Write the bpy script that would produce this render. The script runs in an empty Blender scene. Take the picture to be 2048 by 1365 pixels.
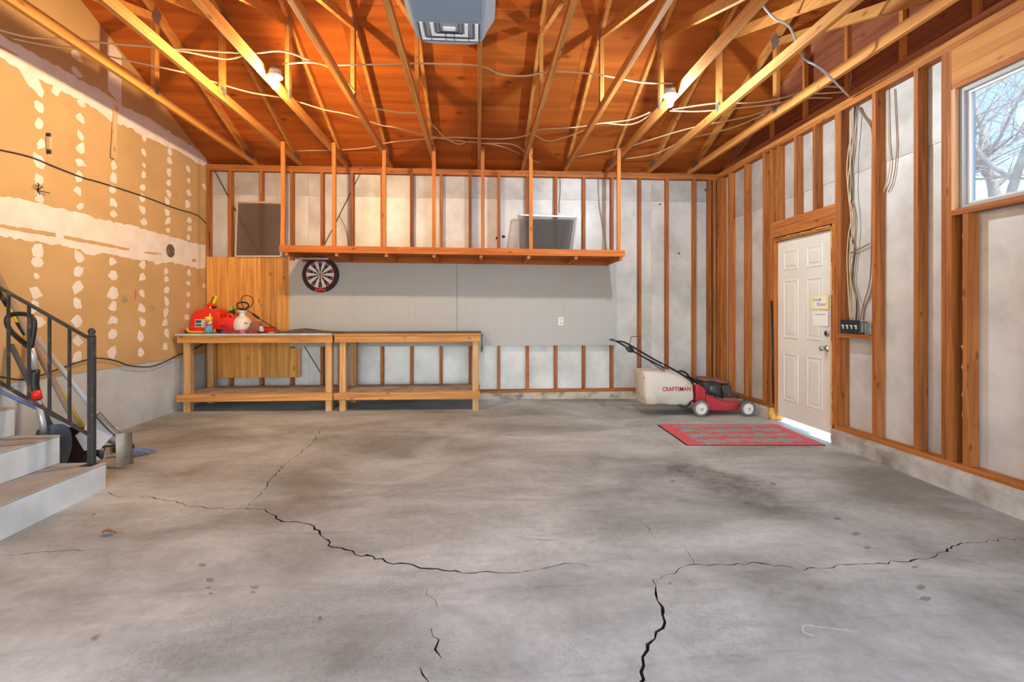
import bpy, bmesh, math, random
from mathutils import Vector, Matrix, noise as mnoise
from mathutils.geometry import delaunay_2d_cdt
R = math.radians
PI = math.pi
scene = bpy.context.scene
col = scene.collection
random.seed(11)

# ---------------------------------------------------------------- camera
F = 965.0                      # focal length in pixels of the 2048 px wide frame
PSI = math.atan(67 / F)        # camera turned a little to the right of the room axis
HZ = 625.0                     # horizon row (verticals are straight, so the lens is shifted)
H = 1.23
cam_d = bpy.data.cameras.new('camera')
cam_d.sensor_width = 36.0
cam_d.lens = 36.0 * F / 2048
cam_d.shift_y = -(682.5 - HZ) / 2048
cam_d.clip_start = 0.05
cam_o = bpy.data.objects.new('camera', cam_d)
cam_o.location = (0, 0, H)
cam_o.rotation_euler = (R(90), 0, -PSI)
col.objects.link(cam_o)
scene.camera = cam_o

# ---------------------------------------------------------------- light and exposure
vs = scene.view_settings
vs.view_transform = 'Standard'
vs.look = 'None'
vs.gamma = 1.0
vs.use_curve_mapping = False
vs.exposure = 0.32
SKY_STRENGTH = 1.0
SUN_STRENGTH = 8.0
BULB_LEFT = 3300.0
BULB_RIGHT = 2600.0
world = bpy.data.worlds.new('world')
scene.world = world
world.use_nodes = True
wn = world.node_tree
wn.nodes.clear()
w_out = wn.nodes.new('ShaderNodeOutputWorld')
w_bg = wn.nodes.new('ShaderNodeBackground')
w_sky = wn.nodes.new('ShaderNodeTexSky')
w_sky.sky_type = 'NISHITA'
w_sky.sun_disc = False
w_sky.sun_elevation = R(58)
w_sky.sun_rotation = R(169)
w_sky.air_density = 1.0
w_sky.dust_density = 1.2
w_sky.ozone_density = 1.0
wn.links.new(w_sky.outputs[0], w_bg.inputs[0])
w_bg.inputs[1].default_value = SKY_STRENGTH
wn.links.new(w_bg.outputs[0], w_out.inputs[0])
sun_d = bpy.data.lights.new('sun', 'SUN')
sun_d.energy = SUN_STRENGTH
sun_d.angle = R(0.6)
sun_d.color = (1.0, 0.95, 0.88)
sun_o = bpy.data.objects.new('sun', sun_d)
sun_o.rotation_euler = Vector((0.12, -0.6, 1.0)).to_track_quat('Z', 'Y').to_euler()
sun_o.location = (6, -30, 50)
col.objects.link(sun_o)

# ---------------------------------------------------------------- pixel helpers (direction only; the depth comes from the plane)
cP, sP = math.cos(PSI), math.sin(PSI)
def ray(px, py):
    r = (px - 1024) / F
    return Vector((r * cP + sP, cP - r * sP, (HZ - py) / F))
CAM = Vector((0, 0, H))
def at_X(px, py, X):
    d = ray(px, py); return CAM + d * (X / d.x)
def at_Y(px, py, Y):
    d = ray(px, py); return CAM + d * (Y / d.y)
def at_Z(px, py, Z):
    d = ray(px, py); return CAM + d * ((Z - H) / d.z)
def fz(x, y):                  # the slab falls gently towards the vehicle door
    return -0.007 * x + 0.018 * (y - 6.6) + 0.004
def at_floor(px, py):
    z = 0.0
    for _ in range(5):
        p = at_Z(px, py, z); z = fz(p.x, p.y)
    return p

# ---------------------------------------------------------------- object helpers
ORG = {}
def tag(o, label=None, cat=None, group=None, kind=None):
    if label: o['label'] = label
    if cat: o['category'] = cat
    if group: o['group'] = group
    if kind: o['kind'] = kind
    return o
def thing(name, label, cat, loc, group=None, kind=None):
    o = bpy.data.objects.new(name, None)
    o.empty_display_size = 0.1
    col.objects.link(o)
    o.location = loc
    ORG[o] = Vector(loc)
    return tag(o, label, cat, group, kind)

class MB:
    def __init__(s):
        s.v = []; s.f = []; s.m = []; s.mi = 0; s.sm = []
        s.smooth = False
    def add(s, vs_, fs_):
        n = len(s.v)
        s.v += [Vector(p) for p in vs_]
        for f in fs_:
            s.f.append([i + n for i in f]); s.m.append(s.mi); s.sm.append(s.smooth)
        return s
    def box(s, x0, x1, y0, y1, z0, z1):
        return s.add([(x0,y0,z0),(x1,y0,z0),(x1,y1,z0),(x0,y1,z0),(x0,y0,z1),(x1,y0,z1),(x1,y1,z1),(x0,y1,z1)],
                     [(0,3,2,1),(4,5,6,7),(0,1,5,4),(1,2,6,5),(2,3,7,6),(3,0,4,7)])
    def beam(s, p, q, w, h, up=(0, 0, 1)):
        p = Vector(p); q = Vector(q); d = (q - p).normalized(); up = Vector(up)
        a = d.cross(up)
        if a.length < 1e-5: a = d.cross(Vector((0, 1, 0)))
        a.normalize(); b = a.cross(d).normalized()
        a *= w / 2; b *= h / 2
        return s.add([p-a-b, p+a-b, p+a+b, p-a+b, q-a-b, q+a-b, q+a+b, q-a+b],
                     [(0,1,2,3),(4,7,6,5),(0,4,5,1),(1,5,6,2),(2,6,7,3),(3,7,4,0)])
    def loft(s, rings, closed=True, caps=True):
        n = len(rings[0]); vs_ = [p for r in rings for p in r]; fs_ = []
        m = n if closed else n - 1
        for i in range(len(rings) - 1):
            for j in range(m):
                k = (j + 1) % n
                fs_.append((i*n+j, i*n+k, (i+1)*n+k, (i+1)*n+j))
        if caps:
            fs_.append(tuple(range(n - 1, -1, -1)))
            fs_.append(tuple((len(rings)-1)*n + j for j in range(n)))
        return s.add(vs_, fs_)
    def tube(s, pts, r, n=8, caps=True, flat=1.0):
        pts = [Vector(p) for p in pts]
        rs = r if isinstance(r, (list, tuple)) else [r] * len(pts)
        rings = []; prev = None
        for i, p in enumerate(pts):
            if i == 0: t = pts[1] - pts[0]
            elif i == len(pts) - 1: t = pts[-1] - pts[-2]
            else: t = (pts[i+1] - pts[i]).normalized() + (pts[i] - pts[i-1]).normalized()
            if t.length < 1e-9: t = Vector((0, 0, 1))
            t.normalize()
            if prev is None:
                a = t.cross(Vector((0, 0, 1)))
                if a.length < 1e-3: a = t.cross(Vector((0, 1, 0)))
            else:
                a = prev - t * prev.dot(t)
                if a.length < 1e-5: a = t.cross(Vector((0, 0, 1)))
            a.normalize(); prev = a; b = t.cross(a)
            rings.append([p + a * (rs[i] * math.cos(2*PI*j/n)) + b * (flat * rs[i] * math.sin(2*PI*j/n)) for j in range(n)])
        sm = s.smooth; s.smooth = n > 4
        s.loft(rings, True, caps); s.smooth = sm
        return s
    def lathe(s, prof, n=20, M=None, caps=True):
        M = M or Matrix.Identity(4)
        rings = [[M @ Vector((r*math.cos(2*PI*j/n), r*math.sin(2*PI*j/n), h)) for j in range(n)] for r, h in prof]
        sm = s.smooth; s.smooth = True
        s.loft(rings, True, caps); s.smooth = sm
        return s
    def prism(s, poly, off):
        off = Vector(off); poly = [Vector(p) for p in poly]; n = len(poly)
        vs_ = poly + [p + off for p in poly]
        fs_ = [tuple(range(n-1, -1, -1)), tuple(range(n, 2*n))] + [(j, (j+1) % n, n+(j+1) % n, n+j) for j in range(n)]
        return s.add(vs_, fs_)
    def sphere(s, c, r, nu=12, nv=8, sc=(1, 1, 1)):
        c = Vector(c)
        prof = [(max(1e-4, r*math.sin(PI*i/nv)), -r*math.cos(PI*i/nv)) for i in range(nv+1)]
        M = Matrix.Translation(c) @ Matrix.Diagonal((sc[0], sc[1], sc[2], 1))
        return s.lathe(prof, nu, M)
    def xf(s, M):
        s.v = [M @ p for p in s.v]; return s
    def map(s, fn):
        s.v = [Vector(fn(p)) for p in s.v]; return s
    def build(s, name, mat, parent=None, bevel=0, smooth=None, seg=1):
        if parent is not None: o0 = ORG[parent]
        else:
            xs = [p.x for p in s.v]; ys = [p.y for p in s.v]; zs = [p.z for p in s.v]
            o0 = Vector(((min(xs)+max(xs))/2, (min(ys)+max(ys))/2, min(zs)))
        if parent is not None:
            xs = [p.x for p in s.v]; ys = [p.y for p in s.v]; zs = [p.z for p in s.v]
            c0 = Vector(((min(xs)+max(xs))/2, (min(ys)+max(ys))/2, (min(zs)+max(zs))/2))
        else: c0 = o0
        me = bpy.data.meshes.new(name)
        me.from_pydata([tuple(p - c0) for p in s.v], [], s.f)
        mats = mat if isinstance(mat, (list, tuple)) else [mat]
        for m_ in mats: me.materials.append(m_)
        if len(mats) > 1: me.polygons.foreach_set('material_index', s.m)
        sm = s.sm if smooth is None else [smooth] * len(s.f)
        me.polygons.foreach_set('use_smooth', sm)
        bm = bmesh.new(); bm.from_mesh(me)
        bmesh.ops.recalc_face_normals(bm, faces=bm.faces)
        if bevel > 0:
            es = [e for e in bm.edges if len(e.link_faces) == 2 and e.calc_face_angle(0) > 0.6]
            bmesh.ops.bevel(bm, geom=es, offset=bevel, segments=seg, affect='EDGES', profile=0.6)
        bm.to_mesh(me); bm.free()
        o = bpy.data.objects.new(name, me)
        col.objects.link(o)
        o.location = c0 - (o0 if parent is not None else Vector((0, 0, 0)))
        if parent is not None: o.parent = parent
        ORG[o] = c0
        return o
def link_copy(src, parent, offset):
    """copy of a part that shares its mesh, moved by offset from the source in world space"""
    o = src.copy(); col.objects.link(o)
    ORG[o] = ORG[src] + Vector(offset)
    o.parent = parent
    o.location = ORG[o] - (ORG[parent] if parent is not None else Vector((0, 0, 0)))
    return o
def text_mb(body, size, M, depth=0.0008, shear=0.0, sx=1.0, bold=0.0):
    cu = bpy.data.curves.new('lettering', 'FONT')
    cu.body = body; cu.size = size; cu.align_x = 'CENTER'; cu.align_y = 'CENTER'
    cu.extrude = depth; cu.shear = shear; cu.offset = bold; cu.resolution_u = 2
    to = bpy.data.objects.new('lettering', cu)
    col.objects.link(to)
    dg = bpy.context.evaluated_depsgraph_get()
    me = bpy.data.meshes.new_from_object(to.evaluated_get(dg))
    m = MB()
    m.add([M @ Vector((v.co.x * sx, v.co.y, v.co.z)) for v in me.vertices], [tuple(p.vertices) for p in me.polygons])
    bpy.data.objects.remove(to); bpy.data.meshes.remove(me); bpy.data.curves.remove(cu)
    return m
def face_M(o, xdir, ydir):
    x = Vector(xdir).normalized(); y = Vector(ydir).normalized(); z = x.cross(y)
    return Matrix(((x.x, y.x, z.x, o[0]), (x.y, y.y, z.y, o[1]), (x.z, y.z, z.z, o[2]), (0, 0, 0, 1)))
def smooth_pts(pts, k=4):
    pts = [Vector(p) for p in pts]; out = []
    for i in range(len(pts) - 1):
        p0 = pts[max(i-1, 0)]; p1 = pts[i]; p2 = pts[i+1]; p3 = pts[min(i+2, len(pts)-1)]
        for j in range(k):
            t = j / k
            out.append(0.5 * ((2*p1) + (p2-p0)*t + (2*p0-5*p1+4*p2-p3)*t*t + (3*p1-p0-3*p2+p3)*t**3))
    out.append(pts[-1])
    return out

# ---------------------------------------------------------------- materials
def srgb(r, g, b):
    f = lambda c: (c/255/12.92) if c/255 <= 0.04045 else ((c/255+0.055)/1.055)**2.4
    return (f(r), f(g), f(b), 1.0)
def new_mat(name):
    m = bpy.data.materials.new(name); m.use_nodes = True
    nt = m.node_tree; b = nt.nodes['Principled BSDF']
    return m, nt, b
def plain(name, c, rough=0.5, metal=0.0, var=0.0, scale=8.0, bump=0.0, spec=0.5, c2=None, stretch=(1, 1, 1), lo=0.35, hi=0.65):
    """one colour with procedural blotches between c and c2 (or c*(1-var)) and optional fine relief"""
    m, nt, b = new_mat(name)
    b.inputs['Roughness'].default_value = rough
    b.inputs['Metallic'].default_value = metal
    b.inputs['Specular IOR Level'].default_value = spec
    if var == 0 and c2 is None and bump == 0:
        b.inputs['Base Color'].default_value = c; return m
    tc = nt.nodes.new('ShaderNodeTexCoord'); mp = nt.nodes.new('ShaderNodeMapping')
    oi = nt.nodes.new('ShaderNodeObjectInfo')
    mul = nt.nodes.new('ShaderNodeMath'); mul.operation = 'MULTIPLY'; mul.inputs[1].default_value = 37.0
    nt.links.new(oi.outputs['Random'], mul.inputs[0])
    cmb = nt.nodes.new('ShaderNodeCombineXYZ')
    for i in range(3): nt.links.new(mul.outputs[0], cmb.inputs[i])
    nt.links.new(tc.outputs['Object'], mp.inputs[0]); nt.links.new(cmb.outputs[0], mp.inputs['Location'])
    mp.inputs['Scale'].default_value = stretch
    ns = nt.nodes.new('ShaderNodeTexNoise'); ns.inputs['Scale'].default_value = scale; ns.inputs['Detail'].default_value = 6
    ns.inputs['Roughness'].default_value = 0.6
    nt.links.new(mp.outputs[0], ns.inputs['Vector'])
    rp = nt.nodes.new('ShaderNodeValToRGB')
    rp.color_ramp.elements[0].position = lo; rp.color_ramp.elements[1].position = hi
    c2 = c2 or (c[0]*(1-var), c[1]*(1-var), c[2]*(1-var), 1)
    rp.color_ramp.elements[0].color = c2; rp.color_ramp.elements[1].color = c
    nt.links.new(ns.outputs[0], rp.inputs[0]); nt.links.new(rp.outputs[0], b.inputs['Base Color'])
    if bump:
        bp = nt.nodes.new('ShaderNodeBump'); bp.inputs['Strength'].default_value = bump; bp.inputs['Distance'].default_value = 0.004
        n2 = nt.nodes.new('ShaderNodeTexNoise'); n2.inputs['Scale'].default_value = scale * 9; n2.inputs['Detail'].default_value = 4
        nt.links.new(mp.outputs[0], n2.inputs['Vector']); nt.links.new(n2.outputs[0], bp.inputs['Height'])
        nt.links.new(bp.outputs[0], b.inputs['Normal'])
    return m
def wood(name, c_lo, c_hi, axis, rough=0.6, knot=True, grain=1.0, big=False):
    """lumber: long streaks along one axis, a few dark knots, a tint that differs from piece to piece"""
    m, nt, b = new_mat(name)
    b.inputs['Roughness'].default_value = rough; b.inputs['Specular IOR Level'].default_value = 0.3
    L = nt.links.new
    tc = nt.nodes.new('ShaderNodeTexCoord'); oi = nt.nodes.new('ShaderNodeObjectInfo')
    mul = nt.nodes.new('ShaderNodeMath'); mul.operation = 'MULTIPLY'; mul.inputs[1].default_value = 53.0
    L(oi.outputs['Random'], mul.inputs[0])
    add = nt.nodes.new('ShaderNodeVectorMath'); add.operation = 'ADD'
    L(tc.outputs['Object'], add.inputs[0]); L(mul.outputs[0], add.inputs[1])
    mp = nt.nodes.new('ShaderNodeMapping'); L(add.outputs[0], mp.inputs[0])
    sc = [38*grain]*3; sc[axis] = 1.6*grain
    mp.inputs['Scale'].default_value = sc
    ns = nt.nodes.new('ShaderNodeTexNoise'); ns.inputs['Scale'].default_value = 1.0; ns.inputs['Detail'].default_value = 5; ns.inputs['Distortion'].default_value = 0.6
    L(mp.outputs[0], ns.inputs['Vector'])
    rp = nt.nodes.new('ShaderNodeValToRGB'); rp.color_ramp.elements[0].position = 0.3; rp.color_ramp.elements[1].position = 0.68
    rp.color_ramp.elements[0].color = c_lo; rp.color_ramp.elements[1].color = c_hi
    L(ns.outputs[0], rp.inputs[0])
    cur = rp.outputs[0]
    if knot:
        mp2 = nt.nodes.new('ShaderNodeMapping'); L(add.outputs[0], mp2.inputs[0])
        s2 = [4.6]*3 if big else [9.0]*3; s2[axis] = 2.6 if big else 4.0; mp2.inputs['Scale'].default_value = s2
        vo = nt.nodes.new('ShaderNodeTexVoronoi'); vo.inputs['Scale'].default_value = 1.0; L(mp2.outputs[0], vo.inputs['Vector'])
        r2 = nt.nodes.new('ShaderNodeValToRGB'); r2.color_ramp.elements[0].position = 0.05; r2.color_ramp.elements[1].position = 0.16
        r2.color_ramp.elements[0].color = (0.38, 0.24, 0.16, 1); r2.color_ramp.elements[1].color = (1, 1, 1, 1)
        L(vo.outputs['Distance'], r2.inputs[0])
        mx = nt.nodes.new('ShaderNodeMix'); mx.data_type = 'RGBA'; mx.blend_type = 'MULTIPLY'; mx.inputs[0].default_value = 0.8
        L(cur, mx.inputs[6]); L(r2.outputs[0], mx.inputs[7]); cur = mx.outputs[2]
    hs = nt.nodes.new('ShaderNodeHueSaturation')
    mr = nt.nodes.new('ShaderNodeMapRange'); mr.inputs[3].default_value = 0.82; mr.inputs[4].default_value = 1.15
    L(oi.outputs['Random'], mr.inputs[0]); L(mr.outputs[0], hs.inputs['Value']); L(cur, hs.inputs['Color'])
    L(hs.outputs[0], b.inputs['Base Color'])
    bp = nt.nodes.new('ShaderNodeBump'); bp.inputs['Strength'].default_value = 0.15; bp.inputs['Distance'].default_value = 0.002
    L(ns.outputs[0], bp.inputs['Height']); L(bp.outputs[0], b.inputs['Normal'])
    return m
STUD_LO, STUD_HI = (0.26, 0.072, 0.015, 1), (0.50, 0.180, 0.042, 1)
TR_LO, TR_HI = (0.44, 0.165, 0.032, 1), (0.66, 0.305, 0.08, 1)
W_STUD = wood('stud_wood', STUD_LO, STUD_HI, 2)
W_STUDX = wood('plate_wood_x', STUD_LO, STUD_HI, 0)
W_STUDY = wood('plate_wood_y', STUD_LO, STUD_HI, 1)
W_TRUSSY = wood('truss_wood_y', TR_LO, TR_HI, 1)
W_TRUSSZ = wood('truss_wood_z', TR_LO, TR_HI, 2)
W_RED_X = wood('red_stained_wood_x', (0.42, 0.10, 0.018, 1), (0.62, 0.20, 0.035, 1), 0)
W_RED_Z = wood('red_stained_wood_z', (0.42, 0.12, 0.024, 1), (0.62, 0.23, 0.05, 1), 2)
W_DECK = wood('deck_plywood', (0.31, 0.070, 0.008, 1), (0.50, 0.128, 0.014, 1), 0, grain=0.28, big=True)
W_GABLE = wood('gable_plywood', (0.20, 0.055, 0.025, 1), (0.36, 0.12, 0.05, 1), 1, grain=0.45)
W_PANEL = wood('panelling_wood', (0.50, 0.20, 0.040, 1), (0.82, 0.42, 0.11, 1), 2, rough=0.45, grain=0.7)
W_BENCHX = wood('bench_wood_x', (0.42, 0.165, 0.038, 1), (0.70, 0.345, 0.105, 1), 0)
W_BENCHY = wood('bench_wood_y', (0.42, 0.18, 0.045, 1), (0.66, 0.36, 0.13, 1), 1)
W_BENCHZ = wood('bench_wood_z', (0.42, 0.22, 0.08, 1), (0.70, 0.42, 0.18, 1), 2)
W_DUSTY = plain('dusty_plywood', (0.50, 0.40, 0.30, 1), 0.85, c2=(0.32, 0.23, 0.15, 1), scale=5)
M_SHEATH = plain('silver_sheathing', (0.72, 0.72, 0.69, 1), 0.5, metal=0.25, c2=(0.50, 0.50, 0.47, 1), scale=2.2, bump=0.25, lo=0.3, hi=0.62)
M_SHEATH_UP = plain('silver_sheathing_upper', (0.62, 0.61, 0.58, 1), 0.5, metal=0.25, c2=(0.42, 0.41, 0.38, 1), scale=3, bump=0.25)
M_DRYWALL = plain('drywall_paper', (0.62, 0.41, 0.19, 1), 0.85, c2=(0.54, 0.35, 0.15, 1), scale=1.6, bump=0.05)
M_MUD = plain('joint_compound', (0.86, 0.82, 0.76, 1), 0.8, c2=(0.78, 0.71, 0.62, 1), scale=6, bump=0.1)
M_CONC = plain('light_concrete', (0.60, 0.66, 0.68, 1), 0.85, c2=(0.47, 0.51, 0.53, 1), scale=2.6, bump=0.3)
M_CURB = plain('stained_concrete', (0.52, 0.47, 0.38, 1), 0.9, c2=(0.16, 0.13, 0.10, 1), scale=5, bump=0.6, lo=0.34, hi=0.52)
M_STEP = plain('step_concrete', (0.62, 0.67, 0.68, 1), 0.85, c2=(0.48, 0.51, 0.51, 1), scale=3, bump=0.25)
M_TREAD = plain('tread_concrete', (0.45, 0.43, 0.39, 1), 0.85, c2=(0.32, 0.31, 0.28, 1), scale=3, bump=0.25)
M_GALV = plain('galvanised_steel', (0.40, 0.42, 0.42, 1), 0.45, metal=0.8, var=0.3, scale=30)
M_BLACK = plain('black_plastic', (0.012, 0.012, 0.013, 1), 0.4)
M_BLACKMETAL = plain('worn_black_iron', (0.045, 0.045, 0.045, 1), 0.5, metal=0.3, c2=(0.16, 0.13, 0.11, 1), scale=14, lo=0.3, hi=0.45)
M_RED = plain('red_plastic', (0.80, 0.030, 0.012, 1), 0.38)
M_WHITE = plain('white_paint', (0.80, 0.79, 0.74, 1), 0.45, var=0.06, scale=2)
M_DOOR = plain('door_white', (0.80, 0.78, 0.71, 1), 0.4, c2=(0.72, 0.69, 0.62, 1), scale=1.5)
M_CHROME = plain('satin_metal', (0.65, 0.65, 0.63, 1), 0.25, metal=1.0)
M_STEEL = plain('steel', (0.55, 0.56, 0.58, 1), 0.35, metal=0.9, var=0.2, scale=12)
M_FOAM = plain('expanding_foam', (0.82, 0.46, 0.06, 1), 0.7, var=0.3, scale=20, bump=0.5)
M_CABLE = plain('cream_cable', (0.64, 0.47, 0.26, 1), 0.6)
M_CABLEBK = plain('black_cable', (0.03, 0.028, 0.028, 1), 0.5)
M_CABLEBR = plain('brown_cable', (0.28, 0.17, 0.09, 1), 0.5)
M_CONDUIT = plain('grey_conduit', (0.55, 0.57, 0.60, 1), 0.35, metal=0.5)
M_PAPER = plain('white_paper', (0.86, 0.85, 0.83, 1), 0.8)
M_YPAPER = plain('yellow_paper', (0.88, 0.77, 0.30, 1), 0.8)
M_INK = plain('dark_ink', (0.03, 0.03, 0.035, 1), 0.7)
M_DIRT = plain('crack_dirt', (0.07, 0.055, 0.04, 1), 0.95, var=0.5, scale=20)
M_EXT = plain('outside_siding', (0.55, 0.53, 0.50, 1), 0.8)

# ------------------------------------------------ main planes (metres; camera stands at the origin)
YB = 6.80; YS = 6.889          # back wall: stud faces, sheathing
XR = 3.46; XS = 3.549          # right wall: stud faces, sheathing
XL = -3.68                     # left wall: face of the drywall
YF = -1.30                     # wall with the open vehicle door, behind the camera
ZS = 0.095; ZPB = 3.158; ZPT = 3.235
RIDGE_Y = 2.8
def zd(y):                     # underside of the roof deck
    y2 = y if y >= RIDGE_Y else 2 * RIDGE_Y - y
    return 3.29 + 0.40 * (6.84 - y2)

# ------------------------------------------------ floor with real cracks
def jag(pts, step=0.032, amp=0.014):
    out = []
    for a, b_ in zip(pts[:-1], pts[1:]):
        a = Vector(a); b_ = Vector(b_); n = max(1, int((b_-a).length / step))
        for i in range(n):
            p = a.lerp(b_, i/n)
            if i: p = p + Vector((random.uniform(-1, 1), random.uniform(-1, 1))) * amp
            out.append(p)
    out.append(Vector(pts[-1])); return out
def fl2(pts):
    return [at_floor(*p).to_2d() for p in pts]
CR = [
 ([(212,985),(238,995),(300,995),(345,1002),(370,1012),(430,1018),(490,1017)], .004, .008),
 ([(490,1017),(530,1019),(545,1030),(552,1038),(575,1045),(605,1047),(628,1053),(640,1068),(655,1080),(665,1095),(690,1100),(710,1110),(765,1118),(772,1125),(825,1130),(840,1137),(900,1143),(960,1145),(1010,1147),(1040,1146)], .008, .016),
 ([(1040,1146),(1090,1137),(1130,1127),(1150,1128),(1180,1134)], .003, .008),
 ([(490,1017),(530,978),(545,955),(570,930),(600,908),(630,880),(640,860),(655,850)], .003, .008),
 ([(1305,1160),(1350,1148),(1358,1138),(1380,1130),(1450,1130),(1520,1127),(1575,1133),(1590,1140),(1650,1138),(1680,1130),(1760,1127),(1860,1117),(1895,1103),(1905,1092),(1960,1085),(2010,1078),(2060,1081)], .004, .010),
 ([(1305,1160),(1312,1190),(1325,1215),(1330,1245),(1312,1265),(1310,1278),(1295,1290),(1285,1315),(1282,1345),(1280,1400)], .007, .018),
 ([(0,1112),(50,1108),(100,1105),(190,1098)], .003, .006),
 ([(855,1175),(852,1190),(870,1200),(875,1215)], .003, .006),
 ([(862,1258),(878,1280),(870,1300),(884,1318)], .003, .008),
 ([(840,1335),(845,1350),(858,1365)], .004, .008),
 ([(1280,1040),(1300,1060),(1310,1078)], .002, .005),
 ([(1030,1075),(1080,1080),(1115,1083)], .002, .004),
 ([(1370,1095),(1380,1110),(1385,1130)], .002, .004),
]
cv = []; cf = []
gx = [XL - 0.02 + i * 0.06 for i in range(int((3.56 - XL) / 0.06) + 2)]
gy = [YF - 0.1 + i * 0.06 for i in range(int((7.0 - YF) / 0.06) + 2)]
for x in gx:
    for y in gy: cv.append(Vector((x + random.uniform(-.008, .008) if gx[0] < x < gx[-1] else x, y)))
n_crack = 0
for px, w0, w1 in CR:
    pl = jag(fl2(px)); prevs = None
    for i, p in enumerate(pl):
        a = pl[max(i-1, 0)]; b_ = pl[min(i+1, len(pl)-1)]
        d = (b_-a).normalized(); nrm = Vector((-d.y, d.x))
        e = min(1.0, 0.5 + 3*i/len(pl), 0.5 + 3*(len(pl)-1-i)/len(pl)) * (1.6 if random.random() < .12 else 1)
        w = random.uniform(w0*.5, w1) * 0.45 * e
        k = len(cv); cv.append(p + nrm*w); cv.append(p - nrm*w)
        if prevs is not None:
            cf.append([prevs, prevs+1, k+1, k]); n_crack += 1
        prevs = k
# oil and drip spots: small irregular outlines
SPOTS = [(405,1131,9,3.5),(420,1160,11,4.5),(417,1176,6,3),(508,1176,9,4),(505,1185,6,3),(422,1188,5,2.5),(1546,968,8,3.5),(1345,963,6,2.5),(1842,1175,10,6),(1850,1198,13,5),(1830,1135,7,3),(1675,1038,7,3),(1712,1068,9,4),(1735,1096,8,3),(640,1238,6,5),(1340,1167,4,3)]
spot_v = []
for sx, sy, a, b_ in SPOTS:
    c0 = at_floor(sx, sy).to_2d(); ex = (at_floor(sx+a, sy).to_2d()-c0); ey = (at_floor(sx, sy-b_).to_2d()-c0)
    k = len(cv); n = 11
    for j in range(n):
        t = 2*PI*j/n; q = random.uniform(.7, 1.15)
        cv.append(c0 + ex*(math.cos(t)*q) + ey*(math.sin(t)*q))
    cf.append(list(range(k, k+n)))
ov, oe, of, _, _, ofo = delaunay_2d_cdt(cv, [], cf, 0, 1e-5)
top = [(p.x, p.y, fz(p.x, p.y)) for p in ov]
fv = list(top); ff = []; fm = []
low = {}
def lowi(i):
    if i not in low:
        x, y, z = top[i]; low[i] = len(fv); fv.append((x, y, z - 0.022))
    return low[i]
edge_state = {}
for f, src in zip(of, ofo):
    is_crack = any(q < n_crack for q in src); is_spot = (not is_crack) and len(src) > 0
    for a, b_ in zip(f, f[1:] + f[:1]): edge_state.setdefault((min(a, b_), max(a, b_)), []).append((is_crack, a, b_))
    if is_crack: ff.append([lowi(i) for i in f]); fm.append(1)
    else: ff.append(list(f)); fm.append(2 if is_spot else 0)
for (a, b_), st in edge_state.items():
    if len(st) == 2 and st[0][0] != st[1][0]:
        _, p, q = [t for t in st if not t[0]][0]
        ff.append([q, p, lowi(p), lowi(q)]); fm.append(1)
BLOT = [ # px, py, rx(px), ry(px), strength ; >0 grey-dark, channel
 (1450,965,120,26,.9,0),(1400,945,70,18,.6,0),(1510,1000,70,22,.7,0),(1350,930,60,14,.4,0),(620,960,60,30,.8,1),(660,925,60,16,.5,1),(380,950,70,18,.7,1),(590,1010,80,28,.6,1),
 (640,1000,60,28,.5,1),(350,880,90,16,.6,1),(520,930,40,14,.35,1),(960,905,90,18,.5,1),(1620,1200,140,40,.35,0),(1480,1330,120,30,.2,0),(1060,1330,90,40,.35,0),(730,1290,120,60,.5,0),
 (700,1345,150,30,.4,0),(1030,1270,60,40,.3,0),(1980,1210,60,30,.5,0),(1900,1015,120,30,.5,2),(1780,960,120,26,.45,2),(1720,920,60,14,.4,2),(1960,1060,90,40,.45,2),
 (900,850,200,14,.35,1),(760,880,120,16,.35,1),(1180,990,40,20,.3,0),(250,930,40,16,.5,1),(560,1140,60,20,.3,1),(1250,1000,50,16,.3,0),(450,1180,160,50,.2,1),(1130,915,100,14,.25,1),(1520,840,100,8,.4,2)]
fme = bpy.data.meshes.new('floor')
fme.from_pydata(fv, [], ff)
dark = fme.attributes.new('dark', 'FLOAT', 'POINT'); brown = fme.attributes.new('brown', 'FLOAT', 'POINT'); rough_a = fme.attributes.new('spall', 'FLOAT', 'POINT')
B2 = []
for x, y, a, b_, s_, ch in BLOT:
    c0 = at_floor(x, y).to_2d(); ex = at_floor(x+a, y).to_2d()-c0; ey = at_floor(x, y-b_).to_2d()-c0
    B2.append((c0, ex/ex.length_squared, ey/ey.length_squared, s_, ch))
SP2 = []
for x, y, a, b_ in [(870,1060,170,50),(1180,1080,120,40),(780,1200,150,70),(880,1310,120,60),(1400,1220,130,60),(700,1330,160,50),(480,1260,200,60),(1150,1290,60,60),(1420,1310,60,40)]:
    c0 = at_floor(x, y).to_2d(); ex = at_floor(x+a, y).to_2d()-c0; ey = at_floor(x, y-b_).to_2d()-c0
    SP2.append((c0, ex/ex.length_squared, ey/ey.length_squared))
dv = []; bv = []; sv = []
for x, y, z in fv:
    p = Vector((x, y)); d_ = 0; b2 = 0; sp = 0
    nz = mnoise.noise(Vector((x*2.3, y*2.3, 0))) + 0.5*mnoise.noise(Vector((x*6, y*6, 3)))
    for c0, ex, ey, s_, ch in B2:
        q = p - c0; u = q.dot(ex); v = q.dot(ey); r2 = u*u + v*v
        if r2 < 5:
            g = math.exp(-r2*1.1) * s_ * max(0, 1 + 0.9*nz)
            if ch == 0: d_ += g
            elif ch == 1: d_ += g*.65; b2 += g*.35
            else: b2 += g*.85; d_ += g*.2
    for c0, ex, ey in SP2:
        q = p - c0; u = q.dot(ex); v = q.dot(ey); r2 = u*u + v*v
        if r2 < 4: sp = max(sp, max(0, min(1, (1.05 + 0.7*nz - r2) * 2.5)))
    dv.append(min(d_, 1)); bv.append(min(b2, 1)); sv.append(sp)
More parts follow.
